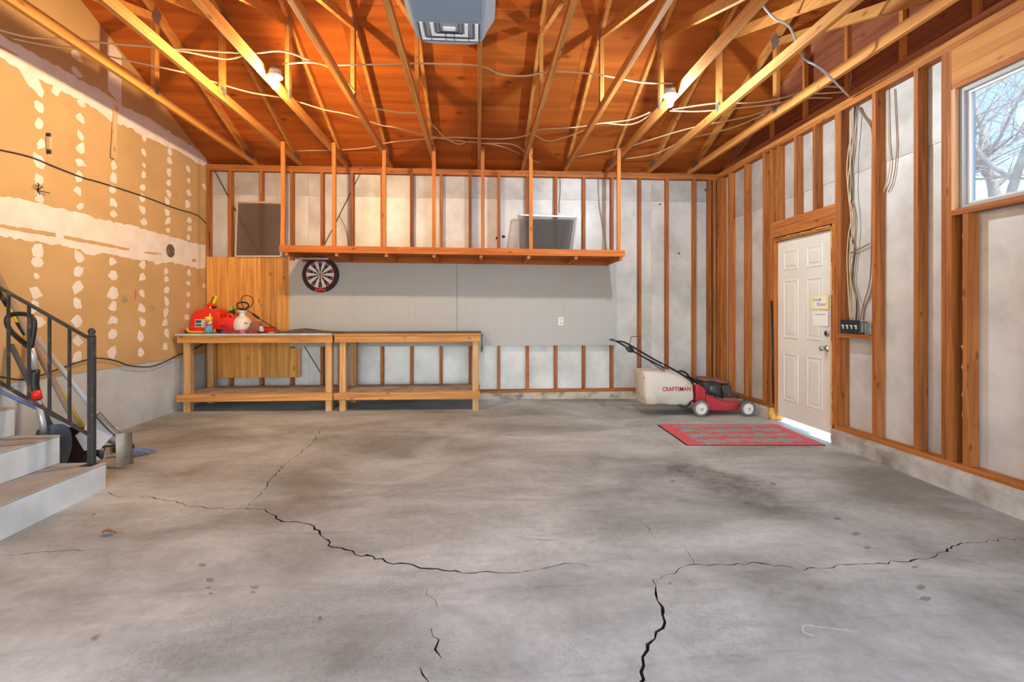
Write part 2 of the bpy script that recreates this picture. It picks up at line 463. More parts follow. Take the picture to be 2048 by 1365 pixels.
dark.data.foreach_set('value', dv); brown.data.foreach_set('value', bv); rough_a.data.foreach_set('value', sv)
def floor_mat(extra=1.0, name='slab_concrete'):
    m, nt, b = new_mat(name); L = nt.links.new
    tc = nt.nodes.new('ShaderNodeTexCoord')
    def noise(scale, detail=6, rough=.6, stretch=None, dist=0):
        n = nt.nodes.new('ShaderNodeTexNoise'); n.inputs['Scale'].default_value = scale; n.inputs['Detail'].default_value = detail
        n.inputs['Roughness'].default_value = rough; n.inputs['Distortion'].default_value = dist
        if stretch:
            mp = nt.nodes.new('ShaderNodeMapping'); mp.inputs['Scale'].default_value = stretch; mp.inputs['Rotation'].default_value = (0, 0, .5)
            L(tc.outputs['Object'], mp.inputs[0]); L(mp.outputs[0], n.inputs['Vector'])
        else: L(tc.outputs['Object'], n.inputs['Vector'])
        return n.outputs[0]
    def ramp(v, p0, p1, c0, c1):
        r = nt.nodes.new('ShaderNodeValToRGB'); r.color_ramp.elements[0].position = p0; r.color_ramp.elements[1].position = p1
        r.color_ramp.elements[0].color = c0; r.color_ramp.elements[1].color = c1; L(v, r.inputs[0]); return r.outputs[0]
    def mix(f, a, c, mode='MIX'):
        x = nt.nodes.new('ShaderNodeMix'); x.data_type = 'RGBA'; x.blend_type = mode
        if isinstance(f, float): x.inputs[0].default_value = f
        else: L(f, x.inputs[0])
        for k, s_ in ((6, a), (7, c)):
            if isinstance(s_, tuple): x.inputs[k].default_value = s_
            else: L(s_, x.inputs[k])
        return x.outputs[2]
    def attr(n):
        a = nt.nodes.new('ShaderNodeAttribute'); a.attribute_name = n; return a.outputs['Fac']
    base = ramp(noise(.8, 7, .62, (1, 1.8, 1), .4), .35, .66, (.27*extra, .287*extra, .265*extra, 1), (.61*extra, .65*extra, .62*extra, 1))
    fine = ramp(noise(22, 6, .7), .32, .62, (.80, .79, .78, 1), (1, 1, 1, 1))
    base = mix(.8, base, fine, 'MULTIPLY')
    streak = ramp(noise(2.5, 8, .7, (.6, 3.2, 1), .8), .52, .72, (0, 0, 0, 1), (1, 1, 1, 1))
    base = mix(streak, base, mix(.36, base, (.17, .165, .14, 1)))
    spk = ramp(noise(75, 3, .8), .30, .46, (.62, .60, .58, 1), (1, 1, 1, 1))
    base = mix(attr('spall'), base, mix(.85, base, spk, 'MULTIPLY'))
    nmod = ramp(noise(7, 6, .75), .3, .7, (.25, .25, .25, 1), (1, 1, 1, 1))
    dk = nt.nodes.new('ShaderNodeMath'); dk.operation = 'MULTIPLY'; L(attr('dark'), dk.inputs[0]); L(nmod, dk.inputs[1])
    base = mix(dk.outputs[0], base, (.105, .095, .080, 1))
    br = nt.nodes.new('ShaderNodeMath'); br.operation = 'MULTIPLY'; L(attr('brown'), br.inputs[0]); L(nmod, br.inputs[1])
    base = mix(br.outputs[0], base, (.235, .185, .125, 1))
    L(base, b.inputs['Base Color']); b.inputs['Roughness'].default_value = .62; b.inputs['Specular IOR Level'].default_value = .35
    h1 = noise(60, 4, .7); h2 = noise(6, 5, .6)
    sm = nt.nodes.new('ShaderNodeMath'); sm.operation = 'MULTIPLY_ADD'; L(h1, sm.inputs[0]); L(attr('spall'), sm.inputs[1]); L(h2, sm.inputs[2])
    bp = nt.nodes.new('ShaderNodeBump'); bp.inputs['Strength'].default_value = .35; bp.inputs['Distance'].default_value = .006
    L(sm.outputs[0], bp.inputs['Height']); L(bp.outputs[0], b.inputs['Normal'])
    return m
for m_ in (floor_mat(), M_DIRT, floor_mat(.55, 'oil_spotted_concrete')): fme.materials.append(m_)
fme.polygons.foreach_set('material_index', fm)
floor = bpy.data.objects.new('floor', fme); col.objects.link(floor); ORG[floor] = Vector((0, 0, 0))
tag(floor, 'grey cracked concrete garage slab with oil stains', None, None, 'structure')

# faint chalk line on the slab
ck = [Vector((p_.x, p_.y)) for p_ in smooth_pts([Vector((*q_, 0)) for q_ in fl2([(1628,1272),(1612,1268),(1605,1260),(1610,1252),(1640,1255),(1680,1260),(1720,1265)])], 4)]
m = MB(); vs_ = []
for i, p in enumerate(ck):
    d = (ck[min(i+1, len(ck)-1)]-ck[max(i-1, 0)]).normalized(); nv_ = Vector((-d.y, d.x)); w = random.uniform(.003, .007)
    for s_ in (1, -1): q = p + nv_*w*s_; vs_.append((q.x, q.y, fz(q.x, q.y)+.0006))
m.add(vs_, [(2*i, 2*i+1, 2*i+3, 2*i+2) for i in range(len(ck)-1)]).build('chalk_line', plain('pale_chalk', (.57, .56, .48, 1), .9, c2=(.48, .49, .44, 1), scale=25), floor)

# ground outside (driveway and yard), a little below the slab
gr = MB()
gr.box(-40, 40, -45, 45, -0.42, -0.27).build('ground', plain('driveway', (.55, .53, .50, 1), .9, c2=(.42, .40, .36, 1), scale=.6), None)['kind'] = 'structure'
bpy.data.objects['ground']['label'] = 'pale ground outside the garage'

# ------------------------------------------------ back wall
def struct(o, label=None): return tag(o, label, None, None, 'structure')
wall_back = struct(MB().box(XL-.1, XS+.1, YS+.013, YS+.06, -.3, 3.30).build('wall_back', M_EXT), 'back wall of bare studs over silver sheathing')
zj = at_Y(1000, 398, YS).z
xs_ = [XL-.06, -2.355, .085, 2.52, XS+.012]
for a, b_ in zip(xs_[:-1], xs_[1:]):
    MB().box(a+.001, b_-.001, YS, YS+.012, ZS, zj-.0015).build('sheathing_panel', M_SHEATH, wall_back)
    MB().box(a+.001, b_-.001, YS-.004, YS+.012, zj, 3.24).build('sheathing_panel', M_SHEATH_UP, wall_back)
st0 = MB().box(-.019, .019, YB, YS-.005, ZS+.038, ZPB).build('stud', W_STUD, wall_back)
first = True
for i in range(-9, 8):
    X = .288 + .4064*i
    if first:
        st0.location.x += X; ORG[st0] = ORG[st0] + Vector((X, 0, 0)); first = False; x_first = X
    else: link_copy(st0, wall_back, (X - x_first, 0, 0))
for X in (-3.655, 3.36, 3.43): link_copy(st0, wall_back, (X - x_first, 0, 0))
MB().box(XL+.002, 3.46, YB, YS-.005, ZPB, ZPB+.038).build('top_plate', W_STUDX, wall_back)
MB().box(XL+.002, .95, YB, YS-.005, ZPB+.039, ZPT).build('top_plate', W_STUDX, wall_back)
MB().box(.952, 3.46, YB, YS-.005, ZPB+.039, ZPT).build('top_plate', W_STUDX, wall_back)
MB().box(XL+.002, 3.46, YB-.005, YS-.005, ZS, ZS+.038).build('sill_plate', W_STUDX, wall_back)
def rough_curb(name, x0, x1, y0, y1, z1, axis, mat, parent, amp=.006, step=.05, zfun=fz):
    m = MB(); m.smooth = True; n = max(2, int(((x1-x0) if axis == 0 else (y1-y0))/step)); k = 4
    vs_ = []; fs_ = []
    for i in range(n+1):
        t = i/n
        for j in range(k+1):
            u = j/k
            if axis == 0:
                x = x0+(x1-x0)*t; y = y0 + random.uniform(-amp, amp)*(1 if 0 < j < k else .4); z = (zfun(x, y0)-.03)*(1-u)+z1*u
            else:
                y = y0+(y1-y0)*t; x = x0 + random.uniform(-amp, amp)*(1 if 0 < j < k else .4); z = (zfun(x0, y)-.03)*(1-u)+z1*u
            vs_.append((x, y, z))
        vs_.append((x, y1, z1) if axis == 0 else (x1, y, z1))
        vs_.append((x, y1, -.3) if axis == 0 else (x1, y, -.3))
    w = k+3
    for i in range(n):
        for j in range(w-1): fs_.append((i*w+j, (i+1)*w+j, (i+1)*w+j+1, i*w+j+1))
    return m.add(vs_, fs_).build(name, mat, parent)
rough_curb('foundation_curb', XL+.01, XR, YB-.022, YS+.05, ZS-.001, 0, M_CURB, wall_back)
# flat steel braces let into the studs
def strap(parent, p, q): MB().beam(p, q, .004, .03, (0, 1, 0)).build('brace_strap', M_BLACKMETAL, parent)
YBR = YS-.012
strap(wall_back, at_Y(428, 338, YBR), at_Y(520, 515, YBR)); strap(wall_back, at_Y(722, 345, YBR), at_Y(648, 492, YBR)); strap(wall_back, at_Y(608, 692, YBR), at_Y(645, 752, YBR))
for (a, b_, c, d) in ((1020, 415, 998, 470), (1000, 476, 1000, 476)):
    pass
# torn dark holes in the sheathing
for px, py, r in ((1007, 474, .03), (994, 477, .022), (1358, 507, .018), (1411, 380, .02), (1320, 409, .03)):
    p = at_Y(px, py, YS-.003); n = 9
    MB().prism([(p.x+math.cos(2*PI*j/n)*r*random.uniform(.5, 1.1), p.y, p.z+math.sin(2*PI*j/n)*r*random.uniform(.5, 1.1)*(.5 if px == 1320 else 1)) for j in range(n)], (0, -.0015, 0)).build('torn_hole', M_DIRT, wall_back)

# ------------------------------------------------ left wall (gable end, drywall over a concrete stem wall)
zst = .672
poly = [(YF-.1, zst), (YS+.01, zst), (YS+.01, zd(YS)+.0), (RIDGE_Y, zd(RIDGE_Y)), (YF-.1, zd(YF-.1))]
wall_left = struct(MB().prism([(XL, y, z) for y, z in poly], (-.016, 0, 0)).build('wall_left', M_DRYWALL), 'left wall of tan drywall with white nail patches')
MB().box(XL-.22, XL-.008, YF-.1, YS+.01, -.3, zst-.002).build('stem_wall', M_CONC, wall_left)
MB().prism([(XL-.10, y, z) for y, z in poly], (-.03, 0, 0)).build('outer_sheathing', M_EXT, wall_left)
def wl(px, py, x=XL): 
    p = at_X(px, py, x); return (p.y, p.z)
PATCH = [(79,212,1),(79,245,1),(83,288,.9),(79,323,1.2),(78,361,1.1),(78,395,1),(161,237,1.1),(161,271,.9),(160,297,1.15),(160,324,1.1),(158,352,1.1),(156,381,1),(160,413,.8),(152,110,1.2),(152,142,1.1),(163,206,1),
 (228,330,.9),(227,353,1.1),(225,379,1),(227,404,1.1),(226,428,.9),(287,303,.8),(288,330,.7),(287,350,.9),(286,375,1),(285,396,1),(286,419,1.1),(289,444,1),(288,276,.9),(339,303,1),(339,321,1.05),(338,344,1.05),(337,366,.95),(338,387,1.05),(335,403,1),(335,425,1),(337,442,1.05),(337,460,.8),
 (377,338,1.1),(377,361,1),(377,385,1),(376,408,1.1),(379,440,1),(379,457,1),(377,474,.9),(409,373,1),
 (76,500,1.3),(75,525,1.2),(73,553,.6),(73,587,1.2),(70,615,1),(76,644,1.2),(76,682,1),(158,515,1.2),(156,544,1.2),(156,571,1.3),(154,606,1.1),(153,641,1.3),(156,683,1.2),(156,712,1.2),
 (224,522,1.1),(228,551,1.1),(227,585,1.4),(227,612,1.2),(226,639,1.35),(227,668,1.3),(224,702,1.3),(285,530,1.1),(285,553,1.1),(283,586,.9),(284,617,1.3),(286,644,1.1),(281,675,1.2),(282,704,1.1),(333,541,.95),(333,558,.9),(334,579,1.05),(333,603,1.05),(332,624,1.05),(331,644,1),(334,664,1.05),(330,693,1.1),
 (378,545,1.05),(378,567,.9),(377,589,.95),(377,610,.95),(375,635,1.1),(408,571,.9),(205,40,1.1),(347,222,1)]
PATCH_W = [(*wl(px, py), s_) for px, py, s_ in PATCH]
for yc_ in (3.72, 3.28, 2.84, 2.40, 1.96):
    for k in range(11):
        z_ = .85 + .21*k + random.uniform(-.03, .03)
        if not (wl(0, 472)[1]-.06 < z_ < wl(0, 390)[1]+.06): PATCH_W.append((yc_+random.uniform(-.02, .02), z_, random.uniform(.9, 1.2)))
for y, z, s_ in PATCH_W:
    n = random.choice((6, 7, 8)); skew = random.uniform(-.5, .5); tall = random.uniform(.8, 1.1)
    pts = []
    for j in range(n):
        t = 2*PI*j/n + random.uniform(-.2, .2); r = .047*s_*random.uniform(.72, 1.18)
        u = r*math.cos(t); v = r*math.sin(t)*tall
        pts.append((XL+.0003, y + u + skew*v*.4, z + v - .18*abs(u)))
    tip = random.randrange(n); pts[tip] = (pts[tip][0], pts[tip][1] + (pts[tip][1]-y)*.45, pts[tip][2] + (pts[tip][2]-z)*.45)
    m = MB(); c = (XL+.0022, y, z)
    k = len(pts); mid = [(XL+.0016, y+(p[1]-y)*.72, z+(p[2]-z)*.72) for p in pts]
    m.smooth = True
    m.add(pts + mid + [c], [(j, (j+1) % k, k+(j+1) % k, k+j) for j in range(k)] + [(k+j, k+(j+1) % k, 2*k) for j in range(k)])
    m.build('joint_compound_patch', M_MUD, wall_left)
def band(name, top_, bot_, mat, x=.0012, amp=.012, step=.035):
    def dens(px):
        pts = [Vector(p[1:]) if p[0] == 'w' else Vector(wl(*p)) for p in px]; out = []
        for a, b_ in zip(pts[:-1], pts[1:]):
            n = max(1, int((b_-a).length/step))
            for i in range(n):
                q = a.lerp(b_, i/n)
                out.append(Vector((q.x, q.y + (random.uniform(-1, 1)*amp))))
        out.append(pts[-1]); return out
    A = dens(top_); B = dens(bot_)
    MB().prism([(XL+.0002, p.x, p.y) for p in A + B[::-1]], (x, 0, 0)).build(name, mat, wall_left)
band('joint_compound_band', [('w', 1.2, wl(0, 70)[1]+.0), (0,70),(74,110),(129,142),(200,181),(242,209),(300,238),(369,283),(413,311)],
     [('w', 1.2, wl(0, 115)[1]), (0,115),(36,139),(58,170),(84,196),(88,186),(76,160),(106,170),(102,182),(115,193),(122,180),(148,195),(195,220),(221,243),(240,249),(266,259),(282,272),(313,282),(332,293),(369,309),(382,319),(406,332),(413,329)], M_MUD)
band('joint_compound_band', [('w', 1.2, wl(0, 390)[1]), (0,390),(156,426),(200,438),(300,461),(340,473),(369,482),(411,491)],
     [('w', 1.2, wl(0, 472)[1]), (0,472),(58,483),(105,488),(160,498),(170,508),(200,510),(204,504),(240,513),(272,518),(308,525),(312,532),(325,526),(343,526),(396,537),(411,535)], M_MUD)
band('joint_compound_band', [(214,75),(243,110)], [(216,180),(243,212)], M_MUD, amp=.004)
for a in ([(0,449),(60,458),(111,466)], [(0,456),(60,467),(111,475)]), ([(127,471),(175,480),(258,497)], [(127,478),(180,488),(258,502)]), ([(288,504),(300,504),(324,508)], [(288,507),(300,509),(324,510)]), ([(384,518),(392,519)], [(384,524),(392,524)]), ([(0,90),(38,112)], [(0,97),(36,113)]):
    band('bare_paper_strip', a[0], a[1], M_DRYWALL, x=.0018, amp=.004)
M_SMUDGE = plain('grimy_paper', (.36, .24, .11, 1), .9, c2=(.52, .36, .17, 1), scale=9)
for px, py, a, b_ in ((250, 599, .045, .05), (303, 618, .06, .045)):
    y, z = wl(px, py); n = 14
    MB().prism([(XL+.0002, y+math.cos(2*PI*j/n)*a*random.uniform(.7, 1.1), z+math.sin(2*PI*j/n)*b_*random.uniform(.7, 1.1)) for j in range(n)], (.0006, 0, 0)).build('grimy_smudge', M_SMUDGE, wall_left)
y, z = wl(271, 590)
MB().prism([(XL+.0002, y+dy, z+dz) for dy, dz in ((-.012, -.05), (.012, -.045), (.014, .05), (-.008, .055))], (.0006, 0, 0)).build('pink_mark', plain('pink_spray', (.75, .12, .12, 1), .8), wall_left)

# ------------------------------------------------ right wall
DY0, DY1 = 4.52, 5.425         # door opening
DZ1 = 2.055
WY0, WY1, WZ0, WZ1 = 1.98, 3.275, 1.975, 2.855
wall_right = struct(MB().box(XS+.013, XS+.05, DY1+.02, YS+.06, -.3, 3.3).build('wall_right', M_EXT), 'right wall of bare studs over silver sheathing')
def sheath(y0, y1, z0, z1, up=False):
    MB().box(XS+(-.004 if up else 0), XS+.012, y0, y1, z0, z1).build('sheathing_panel', M_SHEATH_UP if up else M_SHEATH, wall_right)
    if not (y0 > DY1): MB().box(XS+.013, XS+.05, y0, y1, z0 if z0 > .2 else -.3, z1).build('outer_siding', M_EXT, wall_right)
zu = at_X(1770, 325, XS).z
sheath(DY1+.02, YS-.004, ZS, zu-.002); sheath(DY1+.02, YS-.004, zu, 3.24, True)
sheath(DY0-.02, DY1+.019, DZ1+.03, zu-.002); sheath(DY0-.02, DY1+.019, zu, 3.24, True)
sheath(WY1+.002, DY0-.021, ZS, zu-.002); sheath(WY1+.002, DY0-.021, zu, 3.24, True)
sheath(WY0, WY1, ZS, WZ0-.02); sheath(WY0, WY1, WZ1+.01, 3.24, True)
sheath(YF-.05, WY0-.002, ZS, 3.24)
def rstud(ya, z0=ZS+.038, z1=ZPB, mat=None, x0=XR, x1=XS-.005, w=.038, name='stud'):
    return MB().box(x0, x1, ya-w, ya, z0, z1).build(name, mat or W_STUD, wall_right)
for ya in (6.795, 6.72, 6.485, 6.08, 5.665, 4.023, 3.615, 3.385, 3.345): rstud(ya)
for ya in (1.96, 1.55, 1.14, .73, .32, -.09, -.5, -.9): rstud(ya)
for ya in (5.475,): rstud(ya, z1=2.10)
rstud(4.507, z1=2.10)
for ya in (4.467, 4.427): rstud(ya)
rstud(5.517)
for ya in (5.40, 5.08, 4.78): rstud(ya, z0=2.29)
MB().box(XR+.002, XS-.005, 4.469, 5.476, 2.105, 2.288).build('door_header', W_STUDY, wall_right)
for ya in (3.225, 2.81, 2.40): rstud(ya, z1=1.935)
MB().box(XR-.004, XS-.005, WY0-.04, 3.305, 1.936, 1.972).build('window_rough_sill', W_STUDY, wall_right)
m = MB(); m.smooth = True
zz = [(XS-.022+.008*math.sin(i*1.9), 3.265+.010*math.sin(i*2.7), 1.93-.05*i) for i in range(32)]
m.tube(zz, [.016*random.uniform(.7, 1.2) for _ in zz], 8); m.build('insulation_strip', plain('pale_insulation', (.66, .58, .52, 1), .9, var=.3, scale=30), wall_right)
MB().box(XR+.001, XS-.005, WY0-.06, 3.345, WZ1+.04, ZPB-.002).build('window_header', wood('header_wood', TR_LO, TR_HI, 1, grain=.6), wall_right)
MB().box(XR+.001, XS-.005, WY0-.06, 3.305, WZ1+.005, WZ1+.038).build('window_head_board', W_STUDY, wall_right)
MB().box(XR, XS-.005, YF, YB-.002, ZPB, ZPB+.038).build('top_plate', W_STUDY, wall_right)
MB().box(XR, XS-.005, YF, 4.2, ZPB+.039, ZPT).build('top_plate', wood('top_plate_wood', TR_LO, TR_HI, 1), wall_right)
MB().box(XR, XS-.005, 4.202, YB-.002, ZPB+.039, ZPT).build('top_plate', wood('top_plate_wood_b', TR_LO, TR_HI, 1), wall_right)
for a, b_ in ((DY1+.05, YB-.006), (3.0, DY0-.05), (YF, 2.998)):
    MB().box(XR-.006, XS-.005, a, b_, ZS, ZS+.038).build('sill_plate', W_STUDY, wall_right)
rough_curb('foundation_curb', XR-.022, XS+.05, DY1+.06, YB, ZS-.001, 1, M_CURB, wall_right)
M_CURB2 = plain('rough_curb_concrete', (.52, .48, .42, 1), .9, c2=(.24, .20, .16, 1), scale=4, bump=.7, lo=.3, hi=.6)
rough_curb('foundation_curb', XR-.024, XS+.05, YF, DY0-.03, ZS-.001, 1, M_CURB2, wall_right, amp=.009)
# spray-foam residue along the door frame
def foam(y, z0, z1, x=XR-.004, r=.010):
    pts = []; n = int((z1-z0)/.02)
    for i in range(n+1): pts.append((x+random.uniform(-.003, .003), y+random.uniform(-.004, .004), z0+(z1-z0)*i/n))
    MB().tube(pts, [r*random.uniform(.6, 1.2) for _ in pts], 6).build('foam_bead', M_FOAM, wall_right)
foam(DY0-.014, 1.85, 2.07, r=.006); foam(DY0-.014, 1.40, 1.72, r=.006); foam(DY0-.014, .05, .95, r=.006)
pts = [(XR-.002+random.uniform(-.003, .003), DY0+i*.032, 2.082+random.uniform(-.004, .004)) for i in range(28)]
MB().tube(pts, [.007*random.uniform(.5, 1.3) for _ in pts], 6).build('foam_bead', M_FOAM, wall_right)
MB().sphere((XR-.01, DY1+.035, fz(XR, DY1)+.07), .05, 10, 8, (.7, .8, 1.6)).map(lambda p: (p[0]+random.uniform(-.006, .006), p[1]+random.uniform(-.006, .006), p[2]+random.uniform(-.006, .006))).build('foam_lump', M_FOAM, wall_right)
# gable above the right plate
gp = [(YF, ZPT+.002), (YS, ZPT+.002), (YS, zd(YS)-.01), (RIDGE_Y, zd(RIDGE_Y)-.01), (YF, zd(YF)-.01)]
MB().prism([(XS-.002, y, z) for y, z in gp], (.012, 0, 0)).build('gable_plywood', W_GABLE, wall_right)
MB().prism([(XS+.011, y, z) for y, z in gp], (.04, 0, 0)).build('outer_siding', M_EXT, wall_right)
MB().box(XS-.045, XS-.004, YF, 6.7, ZPT+.001, ZPT+.09).build('gable_bottom_chord', wood('gable_wood', (.30, .10, .04, 1), (.48, .19, .08, 1), 1), wall_right)
MB().prism([(XS-.045, 6.5, 3.326), (XS-.045, 6.74, 3.326), (XS-.045, RIDGE_Y, zd(RIDGE_Y)-.004), (XS-.045, RIDGE_Y, zd(RIDGE_Y)-.1)], (.041, 0, 0)).build('gable_top_chord', wood('gable_wood_b', (.30, .10, .04, 1), (.48, .19, .08, 1), 1), wall_right)
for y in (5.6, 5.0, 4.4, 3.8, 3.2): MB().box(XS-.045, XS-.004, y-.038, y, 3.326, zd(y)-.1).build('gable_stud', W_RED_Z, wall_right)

# ------------------------------------------------ vehicle-door wall behind the camera (door rolled away)
wall_front = struct(MB().box(XL, -2.95, YF-.14, YF, -.3, 3.24).box(2.95, XS, YF-.14, YF, -.3, 3.24).box(-2.95, 2.95, YF-.14, YF, 2.45, 3.24).build('wall_front', M_EXT), 'front wall with the open vehicle doorway')

# ------------------------------------------------ ceiling: roof deck of plywood sheets
sl = math.sqrt(1 + .4**2)
def roof_pt(x, s_, up, back=True):
    y = 7.05 - s_/sl; z = zd(y) + up*sl
    if not back: y = 2*RIDGE_Y - y
    return (x, y, z)
rf = MB()
for back in (True, False):
    smax = (7.05-RIDGE_Y)*sl
    vs_ = [roof_pt(x, s_, u, back) for u in (.02, .05) for (x, s_) in ((XL-.3, -.3), (XS+.5, -.3), (XS+.5, smax), (XL-.3, smax))]  # unseen right overhang, made wider to keep the sun out of the window
    rf.add(vs_, [(0, 3, 2, 1), (4, 5, 6, 7), (0, 1, 5, 4), (1, 2, 6, 5), (2, 3, 7, 6), (3, 0, 4, 7)])
ceiling = struct(rf.build('ceiling', M_EXT), 'open pitched roof with orange plywood deck')
for back in (True, False):
    for r_ in range(4):
        s0 = .12 + r_*1.22; s1 = min(s0+1.22, smax); x = XL - (.1 if r_ % 2 else 1.3)
        while x < XS+.05:
            a = max(x, XL-.05)+.0015; b_ = min(x+2.44, XS+.05)-.0015
            if b_ > a + .05:
                q = [(a, s0+.0015), (b_, s0+.0015), (b_, s1-.0015), (a, s1-.0015)]
                vs_ = [roof_pt(X_, s_, 0.0, back) for X_, s_ in q] + [roof_pt(X_, s_, .014, back) for X_, s_ in q]
                MB().add(vs_, [(0, 3, 2, 1), (4, 5, 6, 7), (0, 1, 5, 4), (1, 2, 6, 5), (2, 3, 7, 6), (3, 0, 4, 7)]).build('plywood_sheet', W_DECK, ceiling)
            x += 2.44
# heel blocking strip closes the eave behind the trusses
MB().box(XL, XS, YS-.004, YS+.012, 3.236, zd(YS)+.03).build('eave_board', W_GABLE, ceiling)
MB().box(XL, XS, YF-.05, YF-.03, 3.236, zd(YF)+.03).build('eave_board', W_GABLE, ceiling)
# ------------------------------------------------ roof trusses
ORD = ['first', 'second', 'third', 'fourth', 'fifth', 'sixth', 'seventh', 'eighth', 'ninth', 'tenth', 'eleventh']
TR_X = [.61*k + .01 for k in range(-5, 6)]
def truss_label(i):
    if i == 2: return 'third roof truss from the drywall, carrying the warm bulb'
    if i == 8: return 'third roof truss from the right wall, carrying the cool bulb'
    if i == 5: return 'middle roof truss, seen nearly end on under the opener'
    if i == 0: return 'pale roof truss nearest the tan drywall'
    if i == 10: return 'roof truss nearest the right stud wall'
    if i < 5: return ORD[i] + ' roof truss counted from the tan drywall'
    return ORD[10-i] + ' roof truss counted from the right stud wall'
def truss(i, X, src=None):
    t = thing('roof_truss', truss_label(i), 'truss', (X, 2.8, ZPT), 'roof trusses')
    if src is not None:
        for ch in src.children: link_copy(ch, t, (X - src.location.x, 0, 0))
        return t
    T = .019; zb = ZPT; zt = ZPT+.089
    def pr(poly, name, mat): MB().prism([(X-T, y, z) for y, z in poly], (2*T, 0, 0)).build(name, mat, t)
    pr([(-1.28, zb), (6.88, zb), (6.88, zd(6.88)-.002), (6.755, zt-.002), (-1.155, zt-.002)], 'bottom_chord', W_TRUSSY)
    for s_ in (1, -1):
        my = lambda y: y if s_ == 1 else 2*RIDGE_Y - y
        pr([(my(6.515), zt), (my(6.755), zt), (my(2.803), zd(2.803)-.001), (my(2.803), zd(2.803)-.097)], 'top_chord', W_TRUSSY)
        y1 = 4.80; y0 = y1-.064
        pr([(my(y0), zt+.001), (my(y1), zt+.001), (my(y1), zd(y1)-.098), (my(y0), zd(y0)-.098)], 'vertical_web', W_TRUSSZ)
        a = (4.735, zd(4.735)-.10); b_ = (2.90, zt+.001)
        pr([(my(a[0]), a[1]-.07), (my(a[0]), a[1]), (my(b_[0]-.02), b_[1]+.05), (my(b_[0]-.02), b_[1]), (my(b_[0]+.12), b_[1])], 'diagonal_web', W_TRUSSY)
        def gus(y, z, hy, hz, tilt=0):
            for sx in (-1, 1):
                m = MB().box(-.0008, .0008, -hy, hy, -hz, hz)
                m.xf(Matrix.Translation((X + sx*(T+.0012), my(y), z)) @ Matrix.Rotation(-s_*tilt, 4, 'X'))
                m.build('gusset_plate', M_GALV, t)
        gus(6.6, 3.315, .11, .032); gus(4.76, zd(4.76)-.10, .05, .075, math.atan(.4)); gus(4.76, zt, .03, .04)
    pr([(2.77, zt+.001), (2.83, zt+.001), (2.83, zd(2.83)-.1), (2.77, zd(2.83)-.1)], 'king_post', W_TRUSSZ)
    return t
proto = truss(0, TR_X[0])
TRUSS = [proto] + [truss(i, TR_X[i], proto) for i in range(1, 11)]

# ------------------------------------------------ ceiling bulbs in porcelain holders
def emit(name, c, s_):
    m, nt, b = new_mat(name)
    b.inputs['Base Color'].default_value = (0, 0, 0, 1)
    b.inputs['Emission Color'].default_value = c; b.inputs['Emission Strength'].default_value = s_
    return m
M_PORC = plain('porcelain', (.85, .83, .78, 1), .3)
def bulb(X, px, py, label, c, power, side):
    p = at_X(px, py, X)
    t = thing('ceiling_bulb', label, 'light', (X, p.y, 3.335), 'ceiling bulbs')
    y = p.y; zb = p.z
    MB().lathe([(.045, zb+.095), (.052, zb+.10), (.052, zb+.15)], 16, Matrix.Translation((X, y, 0))).build('junction_box', M_GALV, t)
    MB().lathe([(.022, zb+.045), (.026, zb+.05), (.028, zb+.062), (.062, zb+.068), (.064, zb+.08), (.05, zb+.096)], 24, Matrix.Translation((X, y, 0))).build('lamp_holder', M_PORC, t)
    MB().lathe([(.002, zb-.034), (.014, zb-.031), (.024, zb-.022), (.030, zb-.006), (.029, zb+.008), (.022, zb+.026), (.016, zb+.038), (.014, zb+.05)], 16, Matrix.Translation((X, y, 0))).build('bulb', emit(label.split()[0]+'_bulb_glow', c, power), t)
    MB().box(X+(side*.0) - (.012), X+.012, y-.012, y+.012, zb+.15, ZPT+.06).build('mounting_block', W_TRUSSZ, t)
    return t
bulb(TR_X[2]+.085, 550, 171, 'warm lit bare bulb in a white holder on a roof truss', (1.0, .68, .36, 1), BULB_LEFT, -1)
bulb(TR_X[8]-.085, 1340, 207, 'cool white lit bare bulb in a white holder on a roof truss', (.78, .91, 1.0, 1), BULB_RIGHT, 1)

# ------------------------------------------------ wiring
def cable(pts, label, mat, r=.0075, name='cable', cat='cable', group=None, n=6):
    o = MB().tube(smooth_pts(pts, 5), r, n).build(name, mat)
    return tag(o, label, cat, group)
ZC = ZPT + .098
zk = [0]
def zc(px):                    # each run lies a little higher than the one it crosses
    zk[0] += 1
    return [at_Z(x, y, ZC + .017*((zk[0]*2) % 5)) for x, y in px]
GRP = 'cream cables slung over the roof trusses'
cable(zc([(0,60),(60,75),(130,78),(230,88),(350,97),(480,106),(515,106),(570,103),(640,127),(700,130),(840,127),(955,131),(1000,148),(1050,152),(1110,143),(1200,150),(1280,165),(1345,167)]), 'long cream cable running between the two bulbs', M_CABLE, group=GRP)
cable(zc([(0,72),(100,92),(150,97),(240,118),(380,148),(430,165),(500,185),(560,195),(600,205),(650,220),(700,230),(760,250),(790,255),(850,270),(900,280),(930,283),(1000,292),(1050,312)]), 'cream cable sagging from the drywall below the warm bulb', M_CABLE, group=GRP)
cable(zc([(565,128),(640,127),(690,160),(720,195),(745,215),(800,225),(840,228),(870,255),(890,275),(915,288),(930,285)]), 'cream cable dropping right from the warm bulb to mid ceiling', M_CABLE, group=GRP)
cable(zc([(590,302),(680,300),(740,295),(780,285),(850,278),(910,275),(1000,278),(1050,272),(1075,260),(1150,255),(1200,247),(1260,240),(1300,225)]), 'long low cream cable just above the back plate', M_CABLE, group=GRP)
cable(zc([(960,287),(1020,288),(1045,300),(1060,318),(1110,337)]), 'short cream cable dropping to the back plate above the screens', M_CABLE, group=GRP)
